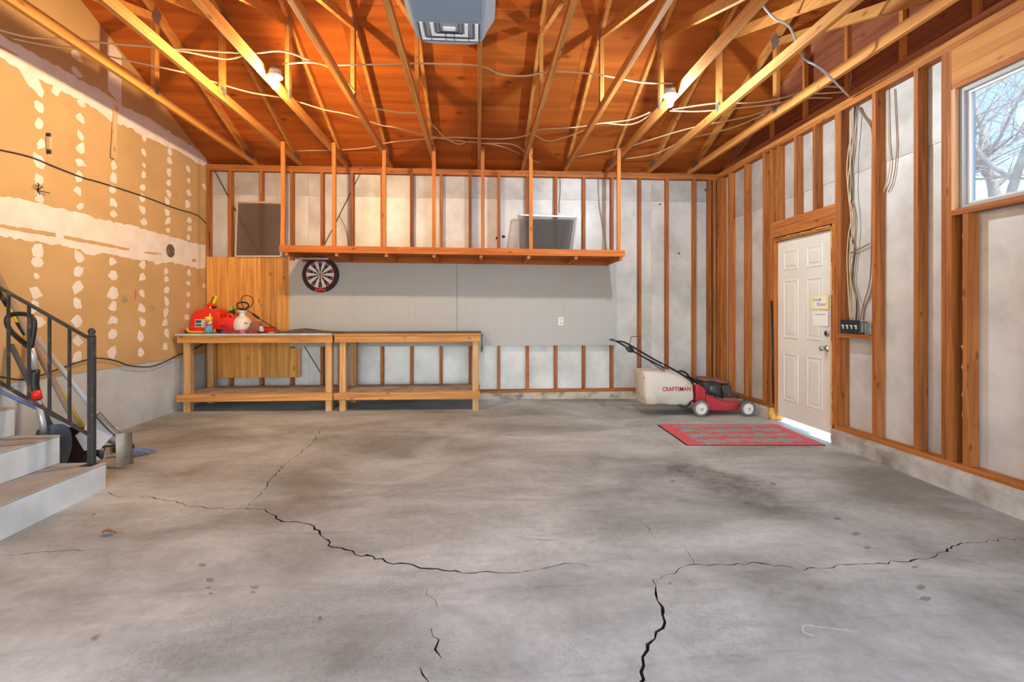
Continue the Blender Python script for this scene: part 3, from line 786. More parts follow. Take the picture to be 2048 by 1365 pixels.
cable(zc([(1070,270),(1095,282),(1130,275),(1165,262),(1200,247),(1250,250),(1280,243),(1310,222)]), 'wavy cream cable left of the cool bulb', M_CABLE, group=GRP)
cable(zc([(1345,219),(1430,207),(1500,206),(1560,197),(1600,185),(1650,174),(1690,176),(1725,182)]), 'upper cream cable right of the cool bulb to the right plate', M_CABLE, group=GRP)
cable(zc([(1340,222),(1400,223),(1480,216),(1560,206),(1600,190),(1660,186),(1712,182)]), 'lower cream cable right of the cool bulb', M_CABLE, group=GRP)
cable(zc([(1150,315),(1250,295),(1300,280),(1360,262),(1410,250),(1500,232),(1570,207),(1620,196),(1690,198)]), 'cream cable running low from back plate to the right plate', M_CABLE, group=GRP)
cable(zc([(1250,318),(1310,308),(1370,280),(1430,265),(1480,250),(1530,228)]), 'cream cable in the back right corner under the trusses', M_CABLE, group=GRP)
cable(zc([(215,0),(260,30),(285,65),(330,95),(380,105),(450,118),(490,110)]), 'cream cable looping over the second truss beside the drywall', M_CABLE, group=GRP)
cable([at_Y(x, y, 3.6) for x, y in ((1525,10),(1550,38),(1578,52))] + [at_Y(x, y, 3.75) for x, y in ((1597,95),(1608,118),(1645,140))] + [at_X(1700, 195, XR-.03)], 'bent grey metal conduit passing through the right trusses', M_CONDUIT, .009, 'conduit', 'conduit')
# bundle of cables coming down beside the door
def rw(px, X=XS-.03): return [at_X(x, y, X) for x, y in px]
BG = 'cables hanging beside the white door'
cable(rw([(1702,215),(1703,270),(1697,300),(1694,345),(1698,400),(1702,440),(1697,470),(1694,520),(1697,590),(1700,640)]), 'leftmost cream cable running down to the switch box', M_CABLE, .0055, group=BG)
cable(rw([(1706,213),(1706,280),(1700,330),(1696,380),(1706,430),(1704,470),(1699,515),(1701,560),(1708,600),(1704,640)], XS-.04), 'cream cable second from left running to the switch box', M_CABLE, .0055, group=BG)
cable(rw([(1711,216),(1704,270),(1704,340),(1704,390),(1701,430),(1701,470),(1710,500),(1705,560),(1713,600),(1712,640)], XS-.02), 'black cable in the bundle above the switch box', M_CABLEBK, .006, group=BG)
cable(rw([(1716,216),(1712,260),(1708,310),(1706,380),(1711,440),(1708,500),(1703,560),(1718,612),(1716,640)], XS-.05), 'thin dark cable on the right of the door bundle', M_CABLEBR, .005, group=BG)
cable(rw([(1714,212),(1722,225),(1736,245),(1744,265),(1744,330),(1743,480),(1740,560),(1728,605),(1720,640)], XS-.02), 'brown cable curving along the stud to the grey box', M_CABLEBR, .005, group=BG)
cable(rw([(1721,215),(1732,235),(1742,248),(1746,300),(1745,470),(1744,575),(1730,612),(1726,640)], XS-.012), 'second brown cable tucked against the stud by grey box', M_CABLEBR, .005, group=BG)
cable(rw([(1696,510),(1710,502),(1725,495),(1738,488)], XS-.03), 'short cable stub sticking out towards the stud', M_CABLEBR, .006, group=BG)
cable(rw([(1775,180),(1776,240),(1777,280),(1780,320),(1776,355),(1766,385)], XS-.02), 'loose cream cable end hanging between the right studs', M_CABLE, .0055, group=BG)
cable(rw([(1789,178),(1792,240),(1794,290),(1791,330),(1785,365),(1776,385)], XS-.015), 'thin brown wire hanging between the right studs', M_CABLEBR, .004, group=BG)
cable([at_X(1690, 125, XS-.05), at_X(1703, 150, XS-.06), at_X(1700, 170, XS-.05), at_X(1722, 180, XS-.05)], 'short cable loop on the dark gable above the plate', M_CABLEBR, .006, group=BG)
# cords on the back wall
def bw(px, Y=YS-.02): return [at_Y(x, y, Y) for x, y in px]
cable(bw([(1197,358),(1197,390),(1200,420),(1206,455),(1210,480),(1214,503)]), 'olive cord hanging on the back wall above the shelf', plain('olive_cord', (.42, .34, .18, 1), .6), .007, 'cord', 'cord')
cable(bw([(1120,353),(1121,380),(1119,405),(1119,425)]), 'cream cable beside the stud above the grey screens', M_CABLE, .006)
cable(bw([(679,432),(690,455),(695,475),(697,492)]), 'dark thin cord by the strap brace above the shelf', M_CABLEBR, .005, 'cord', 'cord')
cable(bw([(555,340),(554,375),(556,405)]), 'thin cream wire above the brown screen', M_CABLE, .005)
# black cable stapled along the drywall
b0 = at_X(0, 300, XL+.008); b1 = at_X(60, 314, XL+.008)
blk = [b0 + (b0-b1)*k + Vector((0, 0, -.01*k*k)) for k in (6, 4, 2, 1)] + [at_X(x, y, XL+.008) for x, y in ((0,300),(60,314),(110,334),(167,356),(200,365),(290,394),(345,415),(388,428),(402,436),(415,452))]
cb = cable(blk + [at_Y(419, 470, YB-.008), at_Y(420, 500, YB-.008)], 'black cable stapled diagonally across the tan drywall', M_CABLEBK, .006)
cable([at_X(x, y, XL+.03) for x, y in ((0,754),(40,760),(80,752),(120,738),(160,724),(195,717),(230,722),(260,732),(300,734),(330,724),(356,711),(385,700),(405,690))], 'black cable drooping along the top of the stem wall', M_CABLEBK, .007)
# ------------------------------------------------ storage shelf hung from the trusses
SY = 6.05
sh = thing('hanging_shelf', 'long orange-brown plywood shelf hung on wooden strips from the trusses', 'shelf', (-.28, 6.4, 1.93))
tilt = lambda p: (p[0], p[1], p[2] - .0055*(p[0]+2.42))
for a, b_ in ((-2.42, -1.02), (-1.018, .62), (.622, 1.866)):
    MB().box(a, b_, SY, SY+.02, 1.965, 2.048).map(tilt).build('front_board', W_RED_X, sh)
for a, b_ in ((-2.41, .02), (.022, 1.86)):
    MB().box(a, b_, SY+.021, YB-.012, 2.005, 2.022).map(tilt).build('shelf_deck', W_RED_X, sh)
HX = [-2.338, -1.743, -1.139, -.552, .031, .635, 1.822]
for X in HX + [1.24]:
    MB().box(X-.019, X+.019, SY+.022, YB-.03, 1.925, 2.003).map(tilt).build('shelf_joist', W_RED_Z, sh)
MB().box(-2.40, 1.85, YB-.029, YB-.011, 1.92, 2.003).map(tilt).build('ledger', W_RED_X, sh)
for X in HX:
    k = min(range(11), key=lambda i: abs(TR_X[i]-X)); side = 1 if X > TR_X[k] else -1
    xh = TR_X[k] + side*(.019+.024) if abs(TR_X[k]-X) < .1 else X
    if k == 1: xh = TR_X[1]+.043
    MB().box(xh-.022, xh+.022, SY+.022, SY+.06, 2.006+(-.0055*(X+2.42)), 3.318).build('hanger_strip', W_RED_Z, sh)

# ------------------------------------------------ pegboards
def pegboard_mat():
    m, nt, b = new_mat('pegboard_grey'); L = nt.links.new
    tc = nt.nodes.new('ShaderNodeTexCoord'); sx = nt.nodes.new('ShaderNodeSeparateXYZ'); L(tc.outputs['Object'], sx.inputs[0])
    def fr(o):
        a = nt.nodes.new('ShaderNodeMath'); a.operation = 'MULTIPLY'; a.inputs[1].default_value = 1/.0254; L(o, a.inputs[0])
        f = nt.nodes.new('ShaderNodeMath'); f.operation = 'FRACT'; L(a.outputs[0], f.inputs[0])
        s_ = nt.nodes.new('ShaderNodeMath'); s_.operation = 'SUBTRACT'; s_.inputs[1].default_value = .5; L(f.outputs[0], s_.inputs[0])
        p = nt.nodes.new('ShaderNodeMath'); p.operation = 'POWER'; p.inputs[1].default_value = 2; 
        ab = nt.nodes.new('ShaderNodeMath'); ab.operation = 'ABSOLUTE'; L(s_.outputs[0], ab.inputs[0]); L(ab.outputs[0], p.inputs[0]); return p.outputs[0]
    ad = nt.nodes.new('ShaderNodeMath'); ad.operation = 'ADD'; L(fr(sx.outputs['X']), ad.inputs[0]); L(fr(sx.outputs['Z']), ad.inputs[1])
    lt = nt.nodes.new('ShaderNodeMath'); lt.operation = 'LESS_THAN'; lt.inputs[1].default_value = .024; L(ad.outputs[0], lt.inputs[0])
    mx = nt.nodes.new('ShaderNodeMix'); mx.data_type = 'RGBA'; L(lt.outputs[0], mx.inputs[0])
    mx.inputs[6].default_value = (.47, .47, .46, 1); mx.inputs[7].default_value = (.06, .055, .05, 1)
    L(mx.outputs[2], b.inputs['Base Color']); b.inputs['Roughness'].default_value = .5
    return m
M_PEG = pegboard_mat()
pz0 = at_Y(1100, 691.5, YB-.01).z; pz1 = 1.94
xa = at_Y(578, 600, YB-.01).x; xb = at_Y(914, 600, YB-.01).x; xc = at_Y(1232.5, 600, YB-.01).x
tag(MB().box(xa, xb-.002, YB-.009, YB-.002, pz0, pz1).build('pegboard', M_PEG), 'grey pegboard sheet with the dartboard on it', 'pegboard')
tag(MB().box(xb+.002, xc, YB-.009, YB-.002, pz0, pz1-.012).build('pegboard', M_PEG), 'grey pegboard sheet with the power outlet', 'pegboard')
p = at_Y(1121.5, 643, YB-.012)
t = thing('power_outlet', 'small cream double outlet on the right pegboard', 'outlet', (p.x, p.y, p.z-.058))
M_CREAM = plain('cream_plastic', (.78, .74, .62, 1), .4)
MB().box(p.x-.038, p.x+.038, YB-.0155, YB-.0095, p.z-.06, p.z+.06).build('cover_plate', M_CREAM, t, bevel=.002)
for dz in (-.024, .024):
    so = MB().lathe([(.016, 0), (.016, .003)], 16, Matrix.Translation((p.x, YB-.0155, p.z+dz)) @ Matrix.Rotation(R(90), 4, 'X')).build('socket', M_WHITE, t)
    for dx in (-.006, .006): MB().box(p.x+dx-.0012, p.x+dx+.0012, YB-.0192, YB-.0186, p.z+dz-.004, p.z+dz+.006).build('slot', M_INK, so)

# ------------------------------------------------ dartboard
dc = at_Y(640.5, 549.5, YB-.05)
db = thing('dartboard', 'round black dartboard with white wedges and red lettering', 'dartboard', (dc.x, YB-.012, dc.z-.24))
RD = .243; yb0 = YB-.0105; yb1 = YB-.052
MX = Matrix.Translation((dc.x, yb0, dc.z)) @ Matrix.Rotation(R(90), 4, 'X')
MB().lathe([(RD-.01, 0), (RD, .006), (RD, .034), (RD-.008, .041), (.001, .0415)], 48, MX, caps=False).build('surround', plain('dartboard_black', (.025, .025, .025, 1), .8), db)
dm = [plain('dart_black', (.03, .03, .03, 1), .8), plain('dart_white', (.75, .75, .72, 1), .8), plain('dart_red', (.75, .06, .045, 1), .8)]
m = MB(); rr = [.014, .088, .100, .172, .183]
for i in range(20):
    a0 = 2*PI*(i-.5)/20; a1 = 2*PI*(i+.5)/20; blackseg = i % 2 == 0
    for j in range(4):
        m.mi = (2 if j in (1, 3) else 0) if blackseg else 1
        q = []
        for r_, a in ((rr[j], a0), (rr[j+1], a0), (rr[j+1], (a0+a1)/2), (rr[j+1], a1), (rr[j], a1), (rr[j], (a0+a1)/2)):
            q.append((dc.x+r_*math.sin(a), yb1-.001, dc.z+r_*math.cos(a)))
        m.add(q, [tuple(range(6))])
m.mi = 2; m.add([(dc.x+.014*math.sin(2*PI*j/16), yb1-.001, dc.z+.014*math.cos(2*PI*j/16)) for j in range(16)], [tuple(range(16))])
m.build('target_face', dm, db)
m = MB().lathe([(.184, 0), (.186, .002), (.188, 0)], 40, Matrix.Translation((dc.x, yb1-.0005, dc.z)) @ Matrix.Rotation(R(90), 4, 'X'), caps=False).build('wire_ring', dm[2], db)
NUM = [20,1,18,4,13,6,10,15,2,17,3,19,7,16,8,11,14,9,12,5]
nm = [MB(), MB()]
for i, nn in enumerate(NUM):
    a = 2*PI*i/20
    tm = text_mb(str(nn), .026, face_M((dc.x+.158*math.sin(a), yb1-.002, dc.z+.158*math.cos(a)), (1, 0, 0), (0, 0, 1)), .0003)
    nm[i % 2].add(tm.v, tm.f)
nm[0].build('numerals', dm[1], db); nm[1].build('numerals', plain('faded_numeral', (.55, .35, .3, 1), .8), db)
text_mb('ESPN', .058, face_M((dc.x, yb1-.002, dc.z+.212), (1, 0, 0), (0, 0, 1)), .0006, shear=.15, sx=1.15, bold=.002).build('lettering', dm[2], db)
text_mb('ESPN', .058, face_M((dc.x, yb1-.002, dc.z-.212), (1, 0, 0), (0, 0, 1)), .0006, shear=.15, sx=1.15, bold=.002).build('lettering', dm[2], db)
# light bar under the shelf above the dartboard
p = at_Y(627, 511, 6.3); tag(MB().box(p.x-.19, p.x+.19, 6.28, 6.34, 1.90, 1.924).build('metal_bracket', M_GALV, bevel=.004), 'thin metal strip under the shelf above the dartboard', 'bracket')

# ------------------------------------------------ knotty wood panelling left of the pegboard
pan = thing('wood_panelling', 'honey-coloured vertical board panelling behind the left bench', 'panelling', (-3.0, YB-.01, .3))
pb = [411, 433, 461, 493, 523, 554, 578]
edges = [at_Y(x, 600, YB-.012).x for x in pb]; edges[0] = XL+.012
zpt = at_Y(500, 514.5, YB-.012).z; zpb = at_Y(500, 756, YB-.012).z
for a, b_ in zip(edges[:-1], edges[1:]):
    MB().box(a+.0012, b_-.0012, YB-.012-.002*random.random(), YB-.001, zpb, zpt).build('plank', W_PANEL, pan, bevel=.0015)
MB().box(edges[-1]+.001, at_Y(600, 700, YB-.012).x, YB-.010, YB-.001, zpb, pz0-.02).build('plank', W_PANEL, pan, bevel=.0015)

# ------------------------------------------------ window screens stored at the back
def screen_mat(name, c, fac):
    m, nt, b = new_mat(name); tr = nt.nodes.new('ShaderNodeBsdfTransparent'); mx = nt.nodes.new('ShaderNodeMixShader')
    mx.inputs[0].default_value = fac; b.inputs['Base Color'].default_value = c; b.inputs['Roughness'].default_value = .7
    nt.links.new(tr.outputs[0], mx.inputs[1]); nt.links.new(b.outputs[0], mx.inputs[2]); nt.links.new(mx.outputs[0], nt.nodes['Material Output'].inputs[0])
    return m
def screen(label, bl, br, tl, tr_, fm, sm, w=.022):
    t = thing('window_screen', label, 'screen', ((bl+br)/2), None)
    nrm = Vector((0, -1, 0))
    for a, b_ in ((bl, br), (br, tr_), (tr_, tl), (tl, bl)): MB().beam(a, b_, .012, w, nrm.cross((b_-a).normalized())).build('frame_bar', fm, t)
    MB().add([bl, br, tr_, tl], [(0, 1, 2, 3)]).build('mesh', sm, t)
M_TANAL = plain('tan_aluminium', (.62, .52, .42, 1), .4, metal=.4); M_AL = plain('silver_aluminium', (.50, .51, .51, 1), .4, metal=.5)
ys_ = YB-.035
screen('brown insect screen standing on the wood panelling', at_Y(471, 513, ys_), at_Y(562, 513, ys_), at_Y(475, 404, YB-.02), at_Y(564, 406, YB-.02), M_TANAL, screen_mat('brown_mesh', (.10, .06, .045, 1), .78))
zs_ = 2.035
q = lambda px, Y, z: Vector((at_Y(px, 500, Y).x, Y, z))
screen('silver framed insect screen leaning on the shelf in front', q(1037, 6.55, 2.02), q(1147, 6.60, 2.02), Vector((q(1037, 6.72, 0).x, 6.72, at_Y(1037, 430, 6.72).z)), Vector((q(1152, 6.76, 0).x, 6.76, at_Y(1152, 434, 6.76).z)), M_AL, screen_mat('grey_mesh', (.10, .10, .10, 1), .6))
screen('darker insect screen leaning on the shelf behind the silver one', q(1052, 6.66, 2.02), q(1132, 6.68, 2.02), Vector((q(1052, 6.77, 0).x, 6.77, at_Y(1052, 440, 6.77).z)), Vector((q(1140, 6.785, 0).x, 6.785, at_Y(1140, 441, 6.785).z)), plain('dark_frame', (.25, .24, .23, 1), .5), screen_mat('dark_mesh', (.06, .06, .06, 1), .6))

# ------------------------------------------------ workbenches
BT = .968
M_FELT = plain('dark_felt', (.075, .070, .066, 1), .95, c2=(.17, .16, .15, 1), scale=4, bump=.3)
def bench(x0, x1, label, yf=6.06, yk=6.74):
    t = thing('workbench', label, 'workbench', ((x0+x1)/2, 6.4, 0), 'workbenches')
    g = lambda x, y: fz(x, y)
    MB().box(x0+.01, x1-.005, yf, yf+.038, BT-.110, BT-.022).build('apron', W_BENCHX, t, bevel=.002)
    MB().box(x0+.01, x1-.005, yk-.038, yk, BT-.110, BT-.022).build('apron', W_BENCHX, t)
    for x in (x0+.012, x1-.045): MB().box(x, x+.038, yf+.0385, yk-.0385, BT-.110, BT-.022).build('end_rail', W_BENCHY, t)
    MB().box(x0, x1, yf-.015, yk+.01, BT-.021, BT-.003).build('plywood_top', W_BENCHX, t)
    for x in (x0+.06, x1-.10):
        for y in (yf+.039, yk-.039-.089):
            MB().box(x, x+.075, y, y+.089, g(x, y)-.004, BT-.024 if False else BT-.111 if False else BT-.0225).build('leg', W_BENCHZ, t, bevel=.002)
    MB().box(x0, x1-.005, yf-.002, yf+.036, .148, .236).build('lower_rail', W_BENCHX, t, bevel=.002)
    MB().box(x0, x1-.005, yk-.036, yk, .148, .236).build('lower_rail', W_BENCHX, t)
    for x in (x0+.015, x1-.05): MB().box(x, x+.035, yf+.0365, yk-.0365, .160, .225).build('lower_end_rail', W_BENCHY, t)
    MB().box(x0+.055, x1-.06, yf+.037, yk-.037, .226, .240).build('lower_shelf', W_DUSTY, t)
    return t
bx0 = at_Y(352, 700, 6.06).x; bx1 = at_Y(665.5, 700, 6.06).x; bx2 = at_Y(667, 700, 6.06).x; bx3 = at_Y(961, 700, 6.06).x
B1 = bench(bx0, bx1, 'wooden workbench holding the red fuel cans and sprayer')
B2_ = bench(bx2, bx3, 'empty-topped wooden workbench under the pegboard')
MB().box(bx0-.004, bx1-.01, 6.06-.022, 6.06-.0155, BT-.019, BT+.004).build('edge_strip', plain('pale_edge', (.62, .60, .55, 1), .6, var=.3, scale=6), B1)
def felt(x0, x1, label, name, ripple):
    nx, ny = 60, 12; vs_ = []; 
    for i in range(nx+1):
        for j in range(ny+1):
            x = x0+(x1-x0)*i/nx; y = 6.04+.72*j/ny
            z = BT+.001+max(0, ripple(x, y)); vs_.append((x, y, z))
    top_ = [(i*(ny+1)+j, (i+1)*(ny+1)+j, (i+1)*(ny+1)+j+1, i*(ny+1)+j+1) for i in range(nx) for j in range(ny)]
    m = MB(); m.smooth = True; m.add(vs_, top_); n = len(vs_)
    m.add([(v[0], v[1], v[2]-.003) for v in vs_], [tuple(reversed(f)) for f in top_])
    for a, b_ in [((i)*(ny+1), (i+1)*(ny+1)) for i in range(nx)] + [((i)*(ny+1)+ny, (i+1)*(ny+1)+ny) for i in range(nx)] + [(j, j+1) for j in range(ny)] + [(nx*(ny+1)+j, nx*(ny+1)+j+1) for j in range(ny)]:
        m.f.append([a, b_, b_+n, a+n]); m.m.append(0); m.sm.append(False)
    return tag(m.build(name, M_FELT), label, 'cover')
FT = BT+.0012
felt(bx0-.01, bx1-.02, 'dark rumpled felt sheet on the bench with the fuel cans', 'felt_cover', lambda x, y: .05*math.exp(-((x+2.30)/.22)**2)*math.exp(-((y-6.55)/.22)**2) + .02*math.exp(-((x+2.42)/.05)**2)*math.exp(-((y-6.1)/.12)**2))
felt(bx2-.005, bx3+.01, 'dark flat felt sheet on the empty bench', 'felt_cover', lambda x, y: .004*math.sin(x*9)*math.sin(y*7))
p = at_Y(962, 690, 6.04)
tag(MB().tube([(bx3+.018, 6.10, BT-.01), (bx3+.02, 6.09, BT-.1), (bx3+.016, 6.08, BT-.2), (bx3+.01, 6.07, BT-.24)], [.006, .004, .012, .003], 6, flat=.4).build('hanging_strap', M_CABLEBK), 'thin dark strap hanging off the end of the empty bench', 'strap')

# ------------------------------------------------ things on the left bench
def zp(x, y, Y): return at_Y(360+x/12.4, 580+y/12.4, Y)          # zoomed picture of the bench top -> plane at depth Y
def ext(pts, Y, depth, name, mat, parent=None, bevel=0, base=None, seg=2):
    P = [zp(x, y, Y) for x, y in pts]
    if base is not None:
        dz = base - min(p_.z for p_ in P); P = [p_ + Vector((0, 0, dz)) for p_ in P]
    return MB().prism(P, (0, depth, 0)).build(name, mat, parent, bevel=bevel, seg=seg, smooth=bevel > .004)
FTB = FT + .003
def can(label, pts, hp, Y, depth, group='red fuel cans'):
    P = [zp(x, y, Y) for x, y in pts]; dz = FTB - min(p_.z for p_ in P)
    c = sum(P, Vector())/len(P)
    t = thing('fuel_can', label, 'fuel can', (c.x, Y+depth/2, FTB), group)
    P = [p_ + Vector((0, 0, dz)) for p_ in P]
    MB().prism(P, (0, depth, 0)).build('body', M_RED, t, bevel=.014, seg=3, smooth=True)
    MB().tube(smooth_pts([zp(x, y, Y)+Vector((0, depth/2, dz)) for x, y in hp], 4), .02, 10).build('handle', M_RED, t)
    return t, dz
c1, dz1 = can('large red plastic fuel can at the left end of the bench', [(235,985),(255,610),(400,425),(520,400),(850,395),(925,430),(985,530),(960,680),(900,985)], [(540,560),(535,380),(575,305),(650,290),(710,320),(770,420)], 6.40, .24)
c2, dz2 = can('smaller red plastic fuel can next to the white sprayer', [(885,965),(935,610),(1060,590),(1230,590),(1370,610),(1340,965)], [(1085,610),(1100,540),(1150,515),(1195,540),(1215,610)], 6.36, .20)
lab = ext([(375,930),(375,735),(640,735),(640,930)], 6.398, .0015, 'label_sticker', M_PAPER, c1); 
for a, b_, c, d in ((385,830,530,750), (385,920,530,850)): ext([(a,b_),(a,d),(c,d),(c,b_)], 6.3965, .001, 'print_block', plain('print_green', (.05, .12, .08, 1), .7), lab)
for k in range(4):
    ext([(550, 770+k*38),(550,760+k*38),(625,760+k*38),(625,770+k*38)], 6.3965, .001, 'print_line', M_INK, lab)
MB().lathe([(.03, 0), (.03, .03), (.022, .035)], 16, Matrix.Translation(zp(850, 392, 6.52)+Vector((0, 0, dz1)))).build('cap', M_BLACK, c1)
# yellow folded knife / level leaning behind the can
t = thing('utility_knife', 'yellow utility tool standing behind the large fuel can', 'tool', zp(800, 700, 6.70) )
a = zp(760, 480, 6.72); b_ = zp(900, 150, 6.76)
MB().beam(a, b_, .05, .016, (0, 1, 0)).build('body', plain('yellow_plastic', (.85, .62, .02, 1), .4), t, bevel=.003)
MB().beam(a.lerp(b_, .45)+Vector((-.022, -.012, 0)), a.lerp(b_, .95)+Vector((-.022, -.012, 0)), .012, .006, (0, 1, 0)).build('blade_slot', M_BLACK, t)
MB().beam(Vector((a.x-.14, 6.725, FTB)), a, .03, .012, (0, 1, 0)).build('handle', M_BLACK, t)
# tape measure on the smaller can
pz = zp(1260, 470, 6.50); ztop = FTB + (zp(1200, 590, 6.36).z - zp(1200, 965, 6.36).z)
t = thing('tape_measure', 'green and black tape measure on top of the smaller can', 'tape measure', (pz.x, 6.48, ztop))
ext([(1200,590),(1205,400),(1250,385),(1325,395),(1338,450),(1290,590)], 6.495, .045, 'case', M_BLACK, t, bevel=.004, base=ztop)
ext([(1212,520),(1215,420),(1300,412),(1305,470),(1285,520)], 6.491, .003, 'green_panel', plain('lime_plastic', (.22, .55, .03, 1), .4), t)
# sprayer
Y = 6.44; cx = zp(1548, 800, Y).x
t = thing('pump_sprayer', 'translucent white pump sprayer with black handle and hose', 'sprayer', (cx, Y, FTB))
M_TANK = plain('milky_plastic', (.80, .72, .64, 1), .35)
SM = Matrix.Translation((cx, Y, FTB))
MB().lathe([(.09, 0), (.102, .008), (.105, .03), (.108, .09), (.107, .135), (.095, .165), (.07, .19), (.045, .205), (.037, .215), (.036, .25), (.05, .26), (.056, .268), (.056, .278), (.045, .282)], 28, SM).build('tank', M_TANK, t)
MB().lathe([(.03, .281), (.034, .287), (.03, .30), (.014, .305)], 16, SM).build('pump_cap', M_BLACK, t)
hb = [(1530,455),(1460,430),(1415,370),(1430,310),(1500,282),(1600,282),(1680,310),(1695,370),(1650,430),(1570,455)]
hz_ = FTB+.295 - zp(1550, 455, Y-.01).z
MB().tube(smooth_pts([zp(x, y, Y-.01)+Vector((0, 0, hz_)) for x, y in hb], 4), .010, 8).build('pump_handle', M_BLACK, t)
MB().tube(smooth_pts([zp(x, y, Y-.06+.0001*x/10)+Vector((0, 0, hz_)) for x, y in ((1450,575),(1400,580),(1360,520),(1365,460),(1430,435),(1520,430),(1570,400),(1530,330),(1515,240),(1545,150),(1640,112),(1740,130),(1800,190),(1808,270),(1780,350),(1700,420),(1600,440),(1660,470),(1800,565))], 4), .0055, 6).build('hose', M_BLACK, t)
wd = [zp(1800,560,Y-.05)+Vector((0,0,hz_)), zp(1960,690,Y-.06)+Vector((0,0,hz_*.8))]
tip = at_Y(562, 664, 6.34); tip.z = FTB+.008
MB().tube([wd[0], wd[0].lerp(wd[1], .1), wd[0].lerp(wd[1], .9), wd[1]], [.008, .016, .016, .009], 8).build('spray_grip', M_BLACK, t)
MB().tube([wd[1], tip], .005, 6).build('wand', M_BLACK, t)
oo = zp(1690, 750, Y-.10)
MB().prism([(cx+.1078*math.sin(a_), Y-.1078*math.cos(a_)-.001, FTB+.118+.010*math.sin(k_)) for a_, k_ in ((.55, 0), (.66, 1.0), (.85, 1.4), (1.02, .8), (.96, -.5), (.75, -1.3))], (0, -.001, 0)).build('logo_mark', plain('logo_red', (.75, .05, .03, 1), .6), t)
# wipes canister
Y = 6.12; cx = zp(712, 900, Y).x
t = thing('wipes_canister', 'blue labelled canister with a yellow cap', 'canister', (cx, Y, FTB))
SM = Matrix.Translation((cx, Y, FTB)); hh = (zp(712, 680, Y).z - zp(712, 1100, Y).z)
lm = [plain('label_blue', (.07, .32, .50, 1), .4, c2=(.55, .65, .70, 1), scale=40, lo=.38, hi=.5), plain('label_red', (.50, .10, .10, 1), .4, c2=(.6, .6, .65, 1), scale=30, lo=.4, hi=.5)]
MB().lathe([(.034, 0), (.0405, .004), (.0405, hh*.45)], 20, SM).build('lower_label', lm[0], t)
MB().lathe([(.0405, hh*.45), (.0405, hh*.74)], 20, SM).build('upper_label', lm[1], t)
MB().lathe([(.041, hh*.74), (.041, hh*.95), (.036, hh*.99), (.01, hh)], 20, SM).build('cap', plain('cap_yellow', (.86, .60, .03, 1), .4), t)
MB().box(cx+.008, cx+.022, Y-.005, Y+.005, hh*.985+FTB, hh*1.17+FTB).build('wipe_tip', M_CREAM, t, bevel=.002)
# bow saw
t = thing('bow_saw', 'yellow and red bow saw lying along the bench edge', 'saw', (zp(500, 1060, 6.2).x, 6.2, FTB))
M_YEL = plain('saw_yellow', (.88, .52, .02, 1), .4)
w_ = [zp(x, y, 6.22) for x, y in ((180,960),(185,1020),(230,1055),(330,1065),(650,1065),(960,1060))]
dzz = FTB+.012-min(p_.z for p_ in w_)
MB().tube(smooth_pts([p_+Vector((0, 0, dzz)) for p_ in w_], 3), .013, 8).build('frame', M_YEL, t)
ext([(240,1000),(400,950),(640,945),(850,980),(850,1030),(420,1030),(250,1020)], 6.25, .012, 'guard', M_RED, t, base=FTB+.014)
ext([(100,1050),(110,970),(170,960),(180,1050)], 6.215, .03, 'end_grip', plain('grip_brown', (.10, .05, .03, 1), .6), t, bevel=.003, base=FTB)
ext([(230,1000),(400,945),(640,935),(640,950),(400,962)], 6.247, .016, 'top_bar', plain('tan_bar', (.65, .40, .2, 1), .5), t, base=FTB+.06)
# small odds and ends
M_MAR = plain('maroon_plastic', (.33, .03, .05, 1), .5); M_PINK = plain('pink_card', (.62, .14, .22, 1), .6)
t = thing('spring_clamp', 'black and orange clamp between the canister and the maroon box', 'clamp', (zp(930, 1000, 6.2).x, 6.2, FTB))
ext([(840,1000),(835,940),(880,935),(890,1000)], 6.19, .02, 'jaw', plain('clamp_orange', (.85, .40, .03, 1), .5), t, bevel=.002, base=FTB+.02)
ext([(880,1010),(880,950),(1000,945),(1045,1000),(1040,1050),(980,1050),(900,1030)], 6.19, .03, 'body', M_BLACK, t, bevel=.004, base=FTB)
tag(ext([(1010,1085),(1015,1040),(1150,1030),(1150,1085)], 6.17, .03, 'plane_tool', plain('blue_plastic', (.07, .10, .30, 1), .5), None, bevel=.004, base=FTB), 'small blue tool beside the maroon box', 'tool')
t = thing('maroon_box', 'long maroon box with a pink end on the bench', 'box', (zp(1350, 1080, 6.15).x, 6.15, FTB))
ext([(1100,1085),(1130,1040),(1480,1000),(1482,1085)], 6.14, .06, 'body', M_MAR, t, base=FTB)
ext([(1484,1085),(1482,1000),(1610,990),(1612,1085)], 6.14, .06, 'end_panel', M_PINK, t, base=FTB)
tag(ext([(1105,1020),(1110,1000),(1350,985),(1350,1000)], 6.24, .03, 'scraper', M_PAPER, None, base=FTB+.0), 'thin white strip lying behind the maroon box', 'strip')
t = thing('heat_gun', 'dark red hand tool behind the maroon box', 'tool', (zp(1100, 960, 6.28).x, 6.28, FTB))
MB().tube(smooth_pts([zp(x, y, 6.29)+Vector((0, 0, .0)) for x, y in ((985,905),(1060,895),(1140,920),(1200,970),(1330,975))], 4), [.014]*16+[.01], 8).map(lambda p_: (p_[0], p_[1], max(p_[2], FTB+.002))).build('barrel', plain('dark_red', (.34, .02, .04, 1), .45), t)
MB().box(zp(1180, 0, 6.29).x, zp(1330, 0, 6.29).x, 6.27, 6.31, FTB, zp(1, 1000, 6.29).z+.005).build('foot', M_MAR, t, bevel=.003)
t = thing('sanding_block', 'brown-red sanding belt block in front of the sprayer', 'sander', (zp(1830, 980, 6.2).x, 6.2, FTB))
ext([(1690,970),(1740,800),(1790,750),(1930,765),(1965,830),(1990,1000),(1880,990)], 6.17, .09, 'belt', plain('sandpaper', (.34, .11, .075, 1), .9, var=.25, scale=40, bump=.4), t, bevel=.008, base=FTB+.02)
